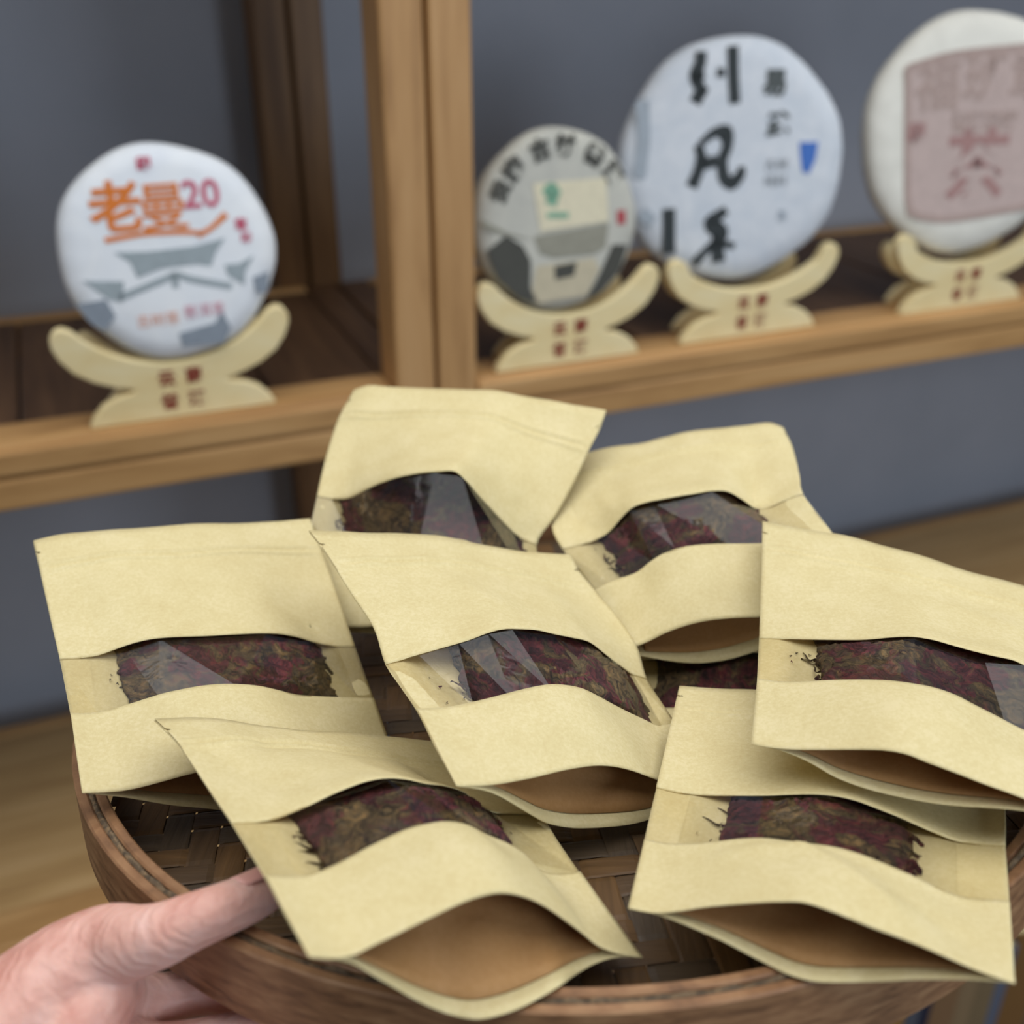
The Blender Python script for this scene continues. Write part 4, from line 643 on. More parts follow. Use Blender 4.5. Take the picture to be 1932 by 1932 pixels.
PG['B'] = ([[(359,5406,11525),(425,5414,11552),(494,5419,11569),(565,5422,11578),(636,5426,11586),(707,5430,11598),(775,5436,11616),(844,5442,11636),(912,5448,11654),(982,5452,11666),(1053,5457,11673),(1125,5461,11678),(1197,5465,11681),(1268,5469,11685),(1342,5475,11692),(1414,5482,11693),(1483,5480,11670)],
  [(325,5297,11504),(394,5305,11530),(466,5310,11547),(539,5314,11558),(610,5318,11571),(681,5323,11586),(752,5329,11605),(824,5335,11624),(897,5341,11642),(971,5346,11655),(1045,5351,11664),(1118,5357,11669),(1191,5360,11670),(1264,5364,11670),(1338,5371,11679),(1412,5378,11684),(1482,5377,11666)],
  [(291,5190,11484),(364,5198,11509),(440,5202,11527),(513,5206,11542),(584,5211,11560),(654,5216,11581),(728,5221,11601),(804,5227,11620),(881,5233,11638),(958,5239,11651),(1036,5245,11661),(1111,5251,11665),(1185,5255,11661),(1259,5257,11657),(1334,5265,11666),(1408,5273,11675),(1480,5273,11663)],
  [(231,4994,11449),(311,5001,11473),(392,5004,11493),(467,5007,11516),(536,5011,11549),(606,5017,11582),(683,5021,11605),(765,5025,11623),(848,5031,11640),(931,5037,11653),(1012,5045,11664),(1089,5053,11665),(1164,5057,11650),(1239,5058,11632),(1314,5067,11641),(1388,5076,11659),(1460,5077,11660)],
  [(200,4802,11417),(283,4807,11440),(366,4808,11463),(440,4809,11498),(505,4814,11547),(571,4818,11594),(648,4820,11621),(733,4823,11639),(817,4828,11655),(901,4834,11667),(984,4842,11677),(1062,4852,11673),(1138,4857,11643),(1212,4858,11610),(1287,4868,11619),(1360,4878,11645),(1432,4879,11660)],
  [(248,4615,11394),(326,4618,11415),(403,4617,11441),(467,4615,11487),(518,4618,11555),(572,4620,11617),(641,4619,11648),(720,4620,11665),(797,4624,11679),(875,4629,11690),(954,4639,11699),(1033,4651,11689),(1109,4657,11642),(1184,4657,11592),(1257,4670,11600),(1329,4680,11636),(1401,4681,11667)],
  [(314,4468,11366),(385,4471,11396),(457,4469,11425),(522,4467,11464),(575,4470,11523),(631,4472,11575),(699,4472,11606),(773,4474,11621),(848,4478,11630),(923,4484,11634),(1000,4492,11637),(1076,4501,11631),(1151,4507,11608),(1225,4511,11584),(1298,4520,11590),(1371,4529,11613),(1442,4531,11632)],
  [(380,4322,11338),(444,4324,11378),(511,4322,11408),(577,4319,11440),(632,4322,11491),(690,4323,11534),(757,4325,11563),(826,4327,11576),(899,4332,11580),(972,4338,11579),(1046,4344,11576),(1120,4351,11573),(1193,4357,11573),(1267,4364,11576),(1340,4371,11581),(1412,4377,11589),(1484,4382,11598)],
  [(426,4121,11308),(490,4122,11339),(555,4121,11374),(617,4120,11411),(675,4121,11453),(737,4123,11487),(803,4125,11510),(872,4128,11520),(943,4133,11523),(1015,4139,11522),(1087,4145,11519),(1159,4152,11516),(1231,4159,11514),(1303,4166,11513),(1375,4173,11514),(1446,4180,11516),(1518,4185,11522)],
  [(471,3920,11277),(537,3920,11300),(599,3921,11331),(659,3923,11367),(721,3924,11395),(786,3926,11417),(853,3930,11430),(921,3934,11436),(990,3940,11437),(1060,3945,11436),(1130,3951,11435),(1200,3958,11435),(1271,3964,11435),(1341,3970,11437),(1411,3976,11440),(1481,3983,11443),(1551,3989,11446)]],
 [[(360,5408,11518),(426,5415,11545),(494,5420,11562),(566,5424,11571),(637,5427,11578),(707,5431,11590),(776,5437,11608),(845,5443,11628),(913,5449,11646),(983,5454,11658),(1054,5458,11665),(1125,5462,11670),(1197,5466,11674),(1269,5470,11678),(1342,5477,11685),(1415,5483,11686),(1484,5481,11662)],
  [(326,5299,11497),(395,5306,11523),(467,5311,11540),(540,5315,11551),(611,5319,11563),(681,5324,11579),(753,5330,11597),(825,5336,11617),(898,5342,11635),(972,5348,11648),(1046,5353,11656),(1119,5358,11662),(1192,5362,11663),(1265,5365,11663),(1339,5372,11671),(1413,5379,11676),(1483,5378,11658)],
  [(292,5192,11477),(365,5199,11502),(440,5204,11520),(514,5207,11535),(585,5212,11553),(655,5217,11574),(729,5222,11593),(805,5228,11613),(882,5235,11630),(959,5240,11644),(1036,5246,11653),(1112,5252,11658),(1186,5256,11654),(1260,5259,11649),(1335,5267,11658),(1409,5275,11668),(1480,5274,11656)],
  [(232,4995,11441),(310,5001,11464),(385,5005,11471),(462,5011,11481),(540,5016,11492),(617,5022,11503),(694,5027,11514),(771,5033,11527),(847,5038,11539),(924,5043,11553),(1001,5048,11567),(1077,5053,11582),(1154,5058,11597),(1231,5062,11613),(1307,5067,11630),(1386,5075,11649),(1461,5078,11653)],
  [(201,4803,11410),(281,4807,11433),(355,4813,11440),(433,4819,11449),(510,4824,11459),(588,4830,11470),(665,4835,11482),(742,4840,11495),(819,4845,11509),(896,4850,11525),(973,4855,11542),(1050,4859,11561),(1126,4863,11580),(1203,4867,11601),(1280,4872,11611),(1359,4878,11638),(1433,4880,11653)],
  [(249,4616,11386),(324,4619,11408),(393,4625,11416),(466,4631,11424),(539,4636,11433),(612,4642,11443),(685,4647,11456),(757,4651,11470),(829,4656,11486),(901,4660,11504),(973,4663,11524),(1044,4667,11546),(1116,4670,11569),(1187,4674,11587),(1261,4679,11594),(1330,4681,11629),(1401,4682,11659)],
  [(315,4470,11359),(385,4472,11386),(457,4479,11386),(528,4484,11392),(600,4490,11400),(671,4495,11410),(742,4500,11421),(813,4504,11435),(884,4508,11450),(954,4512,11468),(1024,4515,11488),(1094,4518,11510),(1164,4521,11534),(1233,4524,11559),(1303,4526,11584),(1372,4530,11605),(1443,4533,11625)],
  [(381,4323,11331),(447,4326,11362),(520,4332,11356),(590,4337,11361),(660,4343,11368),(730,4348,11377),(800,4352,11388),(869,4357,11401),(938,4360,11417),(1007,4364,11434),(1076,4367,11454),(1144,4370,11476),(1212,4372,11500),(1280,4375,11525),(1348,4376,11552),(1414,4378,11581),(1485,4383,11591)],
  [(427,4122,11300),(495,4127,11303),(567,4135,11288),(639,4142,11279),(711,4148,11274),(782,4154,11275),(854,4159,11282),(924,4163,11295),(992,4167,11315),(1059,4170,11337),(1126,4173,11360),(1193,4175,11385),(1259,4177,11411),(1324,4179,11438),(1389,4181,11467),(1452,4182,11498),(1518,4187,11515)],
  [(471,3920,11277),(542,3928,11251),(614,3937,11228),(687,3946,11207),(760,3953,11192),(832,3959,11185),(905,3965,11189),(975,3969,11202),(1042,3973,11224),(1108,3976,11249),(1174,3978,11274),(1239,3980,11300),(1303,3982,11327),(1366,3983,11356),(1428,3985,11386),(1490,3987,11416),(1551,3989,11446)]])
PG['H'] = ([[(641,4875,10945),(704,4865,10956),(766,4856,10966),(829,4848,10977),(891,4839,10988),(953,4830,10998),(1015,4822,11007),(1077,4813,11016),(1138,4803,11022),(1199,4794,11027),(1260,4783,11031),(1321,4773,11034),(1382,4763,11035),(1443,4753,11036),(1503,4743,11037),(1563,4733,11039),(1623,4723,11040)],
  [(627,4773,10962),(689,4764,10972),(752,4755,10982),(814,4746,10992),(876,4737,11002),(938,4728,11012),(999,4720,11022),(1061,4711,11030),(1122,4702,11037),(1182,4692,11042),(1243,4682,11046),(1304,4671,11048),(1364,4661,11050),(1424,4651,11052),(1485,4641,11053),(1544,4632,11055),(1604,4622,11058)],
  [(613,4672,10980),(675,4663,10989),(737,4654,10999),(799,4644,11009),(861,4635,11019),(922,4627,11030),(983,4618,11040),(1044,4609,11049),(1105,4600,11056),(1165,4590,11061),(1226,4580,11064),(1286,4570,11066),(1346,4560,11068),(1406,4550,11070),(1466,4540,11072),(1525,4531,11074),(1584,4521,11077)],
  [(586,4485,11016),(648,4475,11025),(710,4466,11035),(771,4456,11045),(832,4447,11056),(893,4438,11067),(953,4429,11079),(1013,4420,11089),(1073,4411,11097),(1133,4401,11102),(1192,4391,11103),(1252,4381,11104),(1312,4371,11105),(1371,4362,11107),(1430,4352,11110),(1489,4343,11112),(1548,4334,11115)],
  [(560,4297,11054),(621,4288,11064),(682,4278,11074),(743,4268,11085),(803,4258,11096),(863,4249,11110),(922,4240,11124),(981,4232,11136),(1041,4223,11145),(1100,4213,11149),(1159,4202,11149),(1218,4192,11148),(1277,4183,11147),(1336,4174,11149),(1395,4165,11151),(1453,4156,11154),(1511,4147,11157)],
  [(533,4110,11095),(594,4100,11106),(654,4090,11117),(714,4080,11128),(774,4070,11140),(833,4060,11156),(891,4052,11173),(949,4043,11188),(1008,4034,11198),(1066,4024,11201),(1125,4014,11199),(1184,4004,11196),(1242,3994,11193),(1301,3986,11194),(1359,3977,11196),(1417,3968,11199),(1474,3960,11202)],
  [(512,3961,11075),(573,3951,11084),(634,3941,11093),(694,3930,11102),(754,3920,11113),(813,3911,11128),(872,3902,11145),(930,3894,11160),(989,3885,11169),(1047,3874,11172),(1106,3864,11171),(1165,3854,11168),(1223,3845,11168),(1282,3836,11172),(1340,3828,11176),(1397,3819,11181),(1455,3811,11185)],
  [(490,3807,11057),(552,3801,11061),(613,3791,11069),(674,3781,11077),(734,3770,11086),(793,3761,11100),(852,3752,11116),(911,3744,11131),(969,3735,11141),(1028,3725,11144),(1087,3714,11142),(1146,3704,11141),(1205,3695,11143),(1263,3687,11149),(1321,3679,11156),(1378,3670,11162),(1436,3662,11169)],
  [(442,3514,11094),(505,3517,11096),(568,3525,11097),(631,3533,11097),(694,3542,11098),(759,3557,11098),(819,3553,11116),(878,3545,11135),(937,3536,11147),(997,3526,11149),(1057,3515,11145),(1117,3505,11140),(1176,3496,11136),(1236,3487,11136),(1295,3478,11136),(1354,3469,11136),(1412,3461,11139)],
  [(397,3236,11130),(459,3243,11131),(522,3251,11131),(585,3259,11132),(648,3269,11133),(712,3284,11133),(777,3303,11132),(841,3318,11132),(904,3323,11133),(964,3313,11136),(1022,3293,11140),(1078,3269,11145),(1134,3250,11149),(1191,3236,11153),(1249,3223,11156),(1307,3211,11159),(1364,3199,11163)]],
 [[(641,4874,10938),(704,4865,10948),(767,4856,10959),(830,4847,10970),(892,4839,10980),(954,4830,10991),(1016,4821,11000),(1077,4812,11008),(1139,4803,11015),(1200,4793,11020),(1261,4783,11024),(1322,4773,11026),(1383,4763,11028),(1443,4753,11029),(1504,4743,11030),(1564,4732,11031),(1624,4722,11033)],
  [(627,4773,10954),(690,4764,10964),(753,4755,10974),(815,4746,10985),(877,4737,10995),(939,4728,11005),(1000,4719,11014),(1061,4710,11023),(1122,4701,11030),(1183,4691,11035),(1244,4681,11038),(1304,4671,11041),(1365,4661,11043),(1425,4651,11044),(1485,4641,11046),(1545,4631,11048),(1605,4621,11050)],
  [(613,4672,10972),(676,4663,10982),(738,4653,10992),(800,4644,11002),(862,4635,11012),(923,4626,11022),(984,4617,11032),(1045,4609,11041),(1105,4599,11048),(1166,4590,11053),(1226,4579,11056),(1286,4569,11058),(1347,4559,11060),(1406,4550,11062),(1466,4540,11064),(1526,4530,11066),(1585,4521,11069)],
  [(587,4485,11008),(648,4475,11018),(707,4466,11024),(767,4456,11027),(827,4447,11031),(888,4437,11035),(948,4428,11039),(1008,4418,11045),(1068,4409,11050),(1128,4399,11057),(1188,4390,11064),(1248,4380,11072),(1308,4371,11081),(1368,4362,11089),(1428,4352,11099),(1489,4343,11105),(1549,4333,11108)],
  [(560,4297,11047),(621,4288,11057),(679,4278,11059),(739,4269,11059),(799,4259,11060),(859,4249,11062),(919,4240,11066),(978,4230,11070),(1038,4221,11076),(1097,4211,11083),(1157,4202,11091),(1216,4193,11101),(1275,4184,11112),(1334,4174,11124),(1393,4165,11136),(1453,4156,11147),(1512,4146,11150)],
  [(533,4110,11088),(593,4100,11098),(651,4091,11096),(711,4081,11094),(771,4071,11092),(830,4062,11092),(889,4052,11094),(948,4043,11098),(1007,4033,11103),(1066,4024,11111),(1124,4014,11121),(1183,4005,11132),(1241,3996,11145),(1299,3987,11160),(1357,3978,11176),(1416,3968,11191),(1475,3959,11194)],
  [(512,3960,11067),(572,3951,11076),(631,3941,11075),(690,3932,11072),(750,3922,11070),(810,3912,11069),(869,3903,11071),(928,3893,11074),(987,3884,11080),(1046,3875,11088),(1105,3865,11098),(1163,3856,11111),(1222,3847,11125),(1280,3838,11141),(1338,3829,11158),(1397,3820,11173),(1455,3811,11178)],
  [(490,3807,11050),(551,3801,11054),(610,3792,11055),(668,3773,11059),(726,3756,11063),(785,3742,11067),(844,3731,11070),(903,3723,11073),(963,3718,11075),(1024,3717,11077),(1085,3716,11081),(1144,3707,11094),(1202,3698,11108),(1260,3689,11124),(1319,3680,11142),(1378,3671,11155),(1436,3662,11162)],
  [(443,3513,11087),(505,3516,11088),(563,3503,11092),(623,3489,11095),(682,3477,11099),(760,3557,11090),(800,3455,11105),(859,3447,11108),(919,3442,11110),(980,3442,11112),(1042,3445,11113),(1104,3451,11114),(1167,3457,11115),(1230,3464,11116),(1295,3473,11117),(1355,3469,11128),(1413,3460,11132)],
  [(398,3246,11121),(459,3236,11124),(519,3227,11127),(579,3217,11130),(639,3208,11133),(698,3199,11136),(757,3189,11139),(816,3180,11142),(875,3175,11144),(936,3176,11146),(997,3180,11147),(1059,3185,11148),(1121,3190,11149),(1182,3194,11150),(1244,3199,11151),(1306,3204,11153),(1368,3208,11154)]])

# ------------------------------------------------------------------ bamboo tray
TC = Vector((0.0231, 0.3961, 1.1217)); TN = Vector((-0.0286, 0.1305, 0.991)).normalized()
ex = Vector((1, 0, 0)); ex = (ex - TN * ex.dot(TN)).normalized(); ey = TN.cross(ex)
TM = Matrix((ex, ey, TN)).transposed().to_4x4(); TM.translation = TC
tray = empty('bamboo_tray'); tray.matrix_world = TM
tag(tray, 'round shallow woven bamboo tray heaped with paper pouches', 'tray')
def hoop(name, r0, r1, z0, z1, mat, wob=0.0, n=180, parent=tray, seed=0):
    V = []; F = []
    rr = random.Random(seed)
    for i in range(n):
        a = 2 * math.pi * i / n; c, s = math.cos(a), math.sin(a)
        j = wob * (rr.random() - .5)
        w = 0.0008 * math.sin(2 * a + 1)
        b = 0.0007
        for r, z in ((r0, z0), (r0, z1 - b + j), (r0 + b, z1 + j), (r1 - b, z1 + j), (r1, z1 - b + j), (r1, z0)):
            V.append(((r + w) * c, (r + w) * s, z))
    for i in range(n):
        k = (i + 1) % n
        for q in range(6):
            F.append((i * 6 + q, k * 6 + q, k * 6 + (q + 1) % 6, i * 6 + (q + 1) % 6))
    o = mesh_obj(name, V, F, mat, parent)
    bm = bmesh.new(); bm.from_mesh(o.data); bmesh.ops.recalc_face_normals(bm, faces=bm.faces); bm.to_mesh(o.data); bm.free()
    return o
TR = 0.1937
hoop('inner_hoop', TR, TR + 0.0037, -0.0205, 0.0, M['hoop'])
hoop('woven_edge', TR + 0.0038, TR + 0.0058, -0.0240, -0.0004, M['weave_edge'], 0.0016, 360, seed=3)
hoop('outer_hoop', TR + 0.0059, TR + 0.0097, -0.0262, -0.0002, M['hoop'])
# twill weave: every strip is a ribbon going over two and under two
PITCH = 0.0106; WH = PITCH * 0.47; FZ = -0.0212
na = int(TR // PITCH)
WA = math.radians(8)
for ax in (0, 1):
    for i in range(-na, na + 1):
        c = i * PITCH
        half = math.sqrt(max(0.0, TR * TR - c * c)) - 0.001
        if half < PITCH: continue
        V = []; F = []
        k0 = int(math.floor(-half / PITCH)); k1 = int(math.ceil(half / PITCH))
        samp = [-half]
        for k in range(k0, k1 + 1):
            for fr in (-0.30, 0.30):
                t = (k + fr) * PITCH
                if -half < t < half: samp.append(t)
        samp.append(half)
        for t in samp:
            k = round(t / PITCH)
            up = ((i + k) % 4) in (0, 1) if ax == 0 else ((k + i) % 4) in (2, 3)
            z = FZ + (0.00038 if up else -0.00038)
            for sgn, dz in ((-1, -0.00022), (-0.8, 0.0), (0.8, 0.0), (1, -0.00022)):
                p = (t, c + sgn * WH) if ax == 0 else (c + sgn * WH, t)
                V.append((p[0] * math.cos(WA) - p[1] * math.sin(WA), p[0] * math.sin(WA) + p[1] * math.cos(WA), z + dz))
        for j in range(len(samp) - 1):
            for q in range(3):
                a = j * 4 + q
                F.append((a, a + 1, a + 5, a + 4) if ax == 1 else (a, a + 4, a + 5, a + 1))
        mesh_obj('bamboo_strip', V, F, M['strips'][ax][(i * 5 + ax) % 3], tray)

# ------------------------------------------------------------------ kraft pouches
VF = [1, .93, .86, .73, .6, .47, .37, .27, .135, 0]
def cr_interp(xs, Y, xq):
    """Catmull-Rom (finite difference) interpolation of rows Y at knots xs (ascending), queries xq"""
    xs = np.asarray(xs, float); Y = np.asarray(Y, float); xq = np.asarray(xq, float)
    h = np.diff(xs); sh = (-1,) + (1,) * (Y.ndim - 1)
    dl = np.diff(Y, axis=0) / h.reshape(sh)
    m = np.zeros_like(Y)
    m[0] = dl[0]; m[-1] = dl[-1]
    for i in range(1, len(xs) - 1):
        m[i] = (dl[i-1] * h[i] + dl[i] * h[i-1]) / (h[i-1] + h[i])
    k = np.clip(np.searchsorted(xs, xq, side='right') - 1, 0, len(xs) - 2)
    hk = h[k]; t = ((xq - xs[k]) / hk).reshape(sh); hk = hk.reshape(sh)
    return (2*t**3-3*t*t+1)*Y[k] + (t**3-2*t*t+t)*hk*m[k] + (-2*t**3+3*t*t)*Y[k+1] + (t**3-t*t)*hk*m[k+1]
UK = np.linspace(0, 1, 17)
class Sheet:
    def __init__(self, grid):
        self.g = np.array(grid, float) / 10000.0           # rows follow VF (top to bottom), columns follow UK
    def rows(self, v):
        """position rows for the given v values (upper and lower zones interpolated apart so edges stay crisp)"""
        v = np.asarray(v, float)
        return cr_interp([-q for q in VF], self.g, -v)
    def sample(self, u, v):
        G = self.rows(v)
        return np.swapaxes(cr_interp(UK, np.swapaxes(G, 0, 1), u), 0, 1)

def grid_mesh(name, P, mat, parent, org, thick=0.0, offset=-1.0, smooth=True, flip=False):
    nr, nc, _ = P.shape
    V = (P.reshape(-1, 3) - np.array(org)).tolist()
    F = []
    for j in range(nr - 1):
        for i in range(nc - 1):
            q = (j * nc + i, (j + 1) * nc + i, (j + 1) * nc + i + 1, j * nc + i + 1)
            F.append(q[::-1] if flip else q)
    o = mesh_obj(name, V, F, mat, parent, smooth)
    if thick:
        m = o.modifiers.new('paper_thickness', 'SOLIDIFY'); m.thickness = thick; m.offset = offset
        m.use_even_offset = False
    return o

def zone_v(a, b, n): return np.linspace(a, b, n)
US = np.concatenate([[0, .012, .03, .06, .085], np.linspace(.11, .89, 40), [.915, .94, .97, .988, 1]])

def normals(P):
    du = np.gradient(P, axis=1); dv = np.gradient(P, axis=0)
    n = np.cross(dv, du)
    n /= np.linalg.norm(n, axis=2, keepdims=True) + 1e-12
    return n

def make_pouch(key, label, knots, tea, seed, crumple=1.0, creases=()):
    F, B = Sheet(PG[key][0]), Sheet(PG[key][1])
    org = B.g[9].mean(axis=0)
    t = empty('kraft_pouch', tuple(org))
    tag(t, label, 'pouch', 'kraft paper window pouches on the tray')
    rr = random.Random(seed)
    # general up direction of the pouch
    n0 = np.cross(F.g[9, 8] - F.g[0, 8], F.g[5, 16] - F.g[5, 0]); n0 /= np.linalg.norm(n0)
    if n0[2] < 0: n0 = -n0
    vu = np.concatenate([[1, .97, .945, .936, .930, .924, .915], np.arange(.905, .80, -.0065), np.linspace(.79, .47, 24)])
    def wrinkle(P, amp, us, vs):
        for j, v in enumerate(vs):
            for i, u in enumerate(us):
                e = min(1, 6 * u, 6 * (1 - u))
                a = noise.noise(Vector((u * 3.1 + seed * 3, v * 2.6, seed * 1.7)))
                b = noise.noise(Vector((u * 7.0 + seed, v * 6.0, seed * 2.3)))
                P[j, i] += n0 * amp * e * (0.0016 * a + 0.0006 * b)
        for (ua, va), (ub, vb_), amp_, wid in creases:
            for j, v in enumerate(vs):
                for i, u in enumerate(us):
                    du, dv = ub - ua, vb_ - va
                    q = ((u - ua) * du + (v - va) * dv) / (du * du + dv * dv)
                    qc = min(max(q, 0), 1)
                    d2 = (u - ua - qc * du) ** 2 + (v - va - qc * dv) ** 2
                    if d2 < 9 * wid * wid: P[j, i] += n0 * amp_ * math.exp(-(d2 ** .5 / wid) ** 1.5)
        return P
    up = F.sample(US, vu)
    ramp_ = np.clip((vu - .47) / .08, 0, 1)
    W = wrinkle(up.copy(), crumple, US, vu); up = up + (W - up) * ramp_[:, None, None]
    # zip closure: two pressed ridges
    for vz, amp in ((.874, .0012), (.846, .0012), (.860, -.0005)):
        g = np.exp(-((vu - vz) / .0055) ** 2)
        e = np.clip(np.minimum(US, 1 - US) / .07, 0, 1)
        up += n0 * (amp * g[:, None] * e[None, :])[..., None]
    # side seal step
    stp = np.clip((.085 - np.minimum(US, 1 - US)) / .02, 0, 1)
    zone = np.clip((.84 - vu) / .02, 0, 1)
    up -= n0 * (0.00035 * stp[None, :] * zone[:, None])[..., None]
    # tear notches
    j = int(np.argmin(abs(vu - .936)))
    up[j, 0] = up[j, 1] * .6 + up[j, 2] * .4; up[j, -1] = up[j, -2] * .6 + up[j, -3] * .4
    grid_mesh('front_upper_panel', up, M['paper'], t, org, 0.00022)
    vl = np.linspace(.27, 0, 22)
    lo = F.sample(US, vl)
    W = wrinkle(lo.copy(), crumple, US, vl); lo = lo + (W - lo) * np.clip(np.minimum(.27 - vl, vl) / .035, 0, 1)[:, None, None]
    grid_mesh('front_lower_panel', lo, M['paper'], t, org, 0.00022)
    # back panel
    vb = np.concatenate([np.linspace(1, .47, 20), np.linspace(.44, 0, 24)])
    bk = B.sample(US, vb) - n0 * 0.0001
    grid_mesh('back_panel', bk, M['paper'], t, org, 0.00022, 1.0)
    # bottom gusset folded into the pouch
    fb = F.sample(US, [0.004])[0]
    lip = 0.034 * np.clip(1 - np.abs(2 * US - 1) ** 3, 0, 1)
    B0 = B.sample(US, [0.0])[0]; B1 = B.sample(US, [0.045])[0]
    bb = B0 + (B1 - B0) * (lip / 0.045)[:, None] + n0 * 0.0002
    fin = F.sample(US, [0.215])[0] - n0 * 0.0008; bin_ = B.sample(US, [0.215])[0] + n0 * 0.0006
    m = np.clip(1 - (np.abs(2 * US - 1) / 0.90) ** 4.0, 0, 1)
    gapb = np.clip(((fb - bb) @ n0), 0, 1)
    g = []
    for w in np.linspace(0, 1, 19):
        d = (1 - abs(2 * w - 1) ** 1.25)
        base = fb * (1 - w) + bb * w
        deep = fin * (1 - w) + bin_ * w
        ins = n0[None, :] * (np.minimum(0.0006, gapb * 0.3) * (1 - 2 * w))[:, None]
        g.append(base + (deep - base) * (d * m * 0.95)[:, None] - ins * 1.0)
    g = np.array(g)
    for j in range(len(g)):
        for i in range(len(US)):
            e = math.sin(math.pi * j / (len(g) - 1)) * m[i]
            g[j, i] += n0 * e * 0.003 * noise.noise(Vector((US[i] * 6 + seed * 5, j * .35, seed)))
    g = g[:, (US > .09) & (US < .91)]
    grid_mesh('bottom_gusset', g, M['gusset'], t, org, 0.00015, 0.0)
    # clear film strip: taut flat facets between creases
    Tk = [k[0] for k in knots]; Bk = [k[1] for k in knots]
    T = F.sample(np.array(Tk), [.474])[0] - n0 * 0.00035; Bo = F.sample(np.array(Bk), [.266])[0] - n0 * 0.00035
    for i, k in enumerate(knots):
        if len(k) > 2:
            T[i] += n0 * k[2]; Bo[i] += n0 * k[3]
    V = []; FF = []
    for a, b in zip(T, Bo): V += [a - org, b - org]
    for i in range(len(knots) - 1):
        a = 2 * i
        if len(knots[i]) > 4 and knots[i][4]: FF += [(a, a + 1, a + 2), (a + 2, a + 1, a + 3)]
        else: FF += [(a, a + 1, a + 3), (a, a + 3, a + 2)]
    mesh_obj('window_film', V, FF, M['film'], t)
    # pressed tea inside
    u0, u1, v0, v1 = tea
    tc_org = (F.sample(np.array([(u0 + u1) / 2]), [(v0 + v1) / 2])[0, 0])
    c = empty('tea_cake', tuple(tc_org))
    nu, nv = 110, 60
    uu = np.linspace(0, 1, nu); vv = np.linspace(0, 1, nv)
    # film height limit inside the window comes from the facets
    def lim(u, v):
        if v >= .47 or v <= .27: return None
        w = (.47 - v) / .20
        tt = np.array([np.interp(u, Tk, T[:, q]) for q in range(3)]); bo = np.array([np.interp(u, Bk, Bo[:, q]) for q in range(3)])
        return tt * (1 - w) + bo * w
    FS = F.sample(np.linspace(0, 1, 101), np.linspace(0, 1, 101)); BS = B.sample(np.linspace(0, 1, 101), np.linspace(0, 1, 101))
    top = np.zeros((nv, nu, 3)); bot = np.zeros((nv, nu, 3))
    for j in range(nv):
        for i in range(nu):
            a, b = uu[i] * 2 - 1, vv[j] * 2 - 1
            # square-ish outline with a ragged edge
            k = 1 + 0.10 * noise.noise(Vector((a * 2.3 + seed, b * 2.3, 1.0))) + 0.06 * noise.noise(Vector((a * 9 + seed, b * 9, 4.0))) + 0.03 * noise.noise(Vector((a * 26, b * 26 + seed, 7.0)))
            rim = max(abs(a), abs(b))
            kk = 1 + (k - 1) * rim
            u = (u0 + u1) / 2 + a * kk * (u1 - u0) / 2; v = (v0 + v1) / 2 + b * kk * (v1 - v0) / 2
            u = min(max(u, .09), .93); v = min(max(v, .215), .9)
            iu, iv = u * 100, v * 100
            i0, j0 = int(min(iu, 99)), int(min(iv, 99)); fu, fv = iu - i0, iv - j0
            bl = lambda G: (G[j0, i0]*(1-fu)*(1-fv)+G[j0, i0+1]*fu*(1-fv)+G[j0+1, i0]*(1-fu)*fv+G[j0+1, i0+1]*fu*fv)
            f_, b_ = bl(FS), bl(BS)
            L_ = lim(u, v)
            gap = float(np.dot(f_ - b_, n0))
            if L_ is not None: gap = min(gap, float(np.dot(L_ - b_, n0)) + 0.0003)
            gap = max(gap, 0.0002)
            edge = min(1.0, (1 - rim) * 9)
            q1 = noise.noise(Vector((u * 26 + 4 * noise.noise(Vector((u * 9, v * 11, seed))), v * 34, seed)))
            rough = 0.0016 * (0.35 - abs(q1)) + 0.0008 * noise.noise(Vector((u * 75, v * 95, seed + 3)))
            clear = 0.0008 if .30 < v < .46 else 0.0034
            hgt = min(gap - clear, 0.016) * (0.6 + 0.4 * edge ** .6) - 0.0005 + rough
            hgt = min(max(hgt, 0.3 * gap), max(gap - clear, 0.3 * gap))
            if gap < 0.0045 and not (.27 < v < .47): hgt = 0.12 * gap
            gap_b = min(0.0004, 0.1 * gap)
            top[j, i] = b_ + n0 * hgt; bot[j, i] = b_ + n0 * gap_b
    V = np.concatenate([top.reshape(-1, 3), bot.reshape(-1, 3)]) - tc_org
    FF = []
    N_ = nu * nv
    for j in range(nv - 1):
        for i in range(nu - 1):
            a = j * nu + i
            FF.append((a, a + 1, a + nu + 1, a + nu)); FF.append((N_ + a, N_ + a + nu, N_ + a + nu + 1, N_ + a + 1))
    ring = [i for i in range(nu)] + [j * nu + nu - 1 for j in range(1, nv)] + [(nv - 1) * nu + i for i in range(nu - 2, -1, -1)] + [j * nu for j in range(nv - 2, 0, -1)]
    for a, b in zip(ring, ring[1:] + ring[:1]): FF.append((a, N_ + a, N_ + b, b))
    mesh_obj('pressed_tea', V.tolist(), FF, M['tea'][seed % 8], c, True)
    # loose curled leaf shreds around the window part of the cake
    V = []; FF = []
    def shred(P, d, ln, wd, lift):
        s = np.cross(n0, d); n = len(V)
        for q in range(5):
            f = q / 4
            p = P + d * ln * f + n0 * lift * math.sin(f * 2.4 + 0.3) + s * wd * 0.8 * math.sin(f * 5)
            w_ = wd * (1 - abs(2 * f - 1) ** 2 * .8) * .5
            for sg in (-1, 1): V.append(p + s * sg * w_ + n0 * wd * .25 * sg - tc_org)
        for q in range(4):
            a = n + 2 * q; FF.append((a, a + 1, a + 3, a + 2))
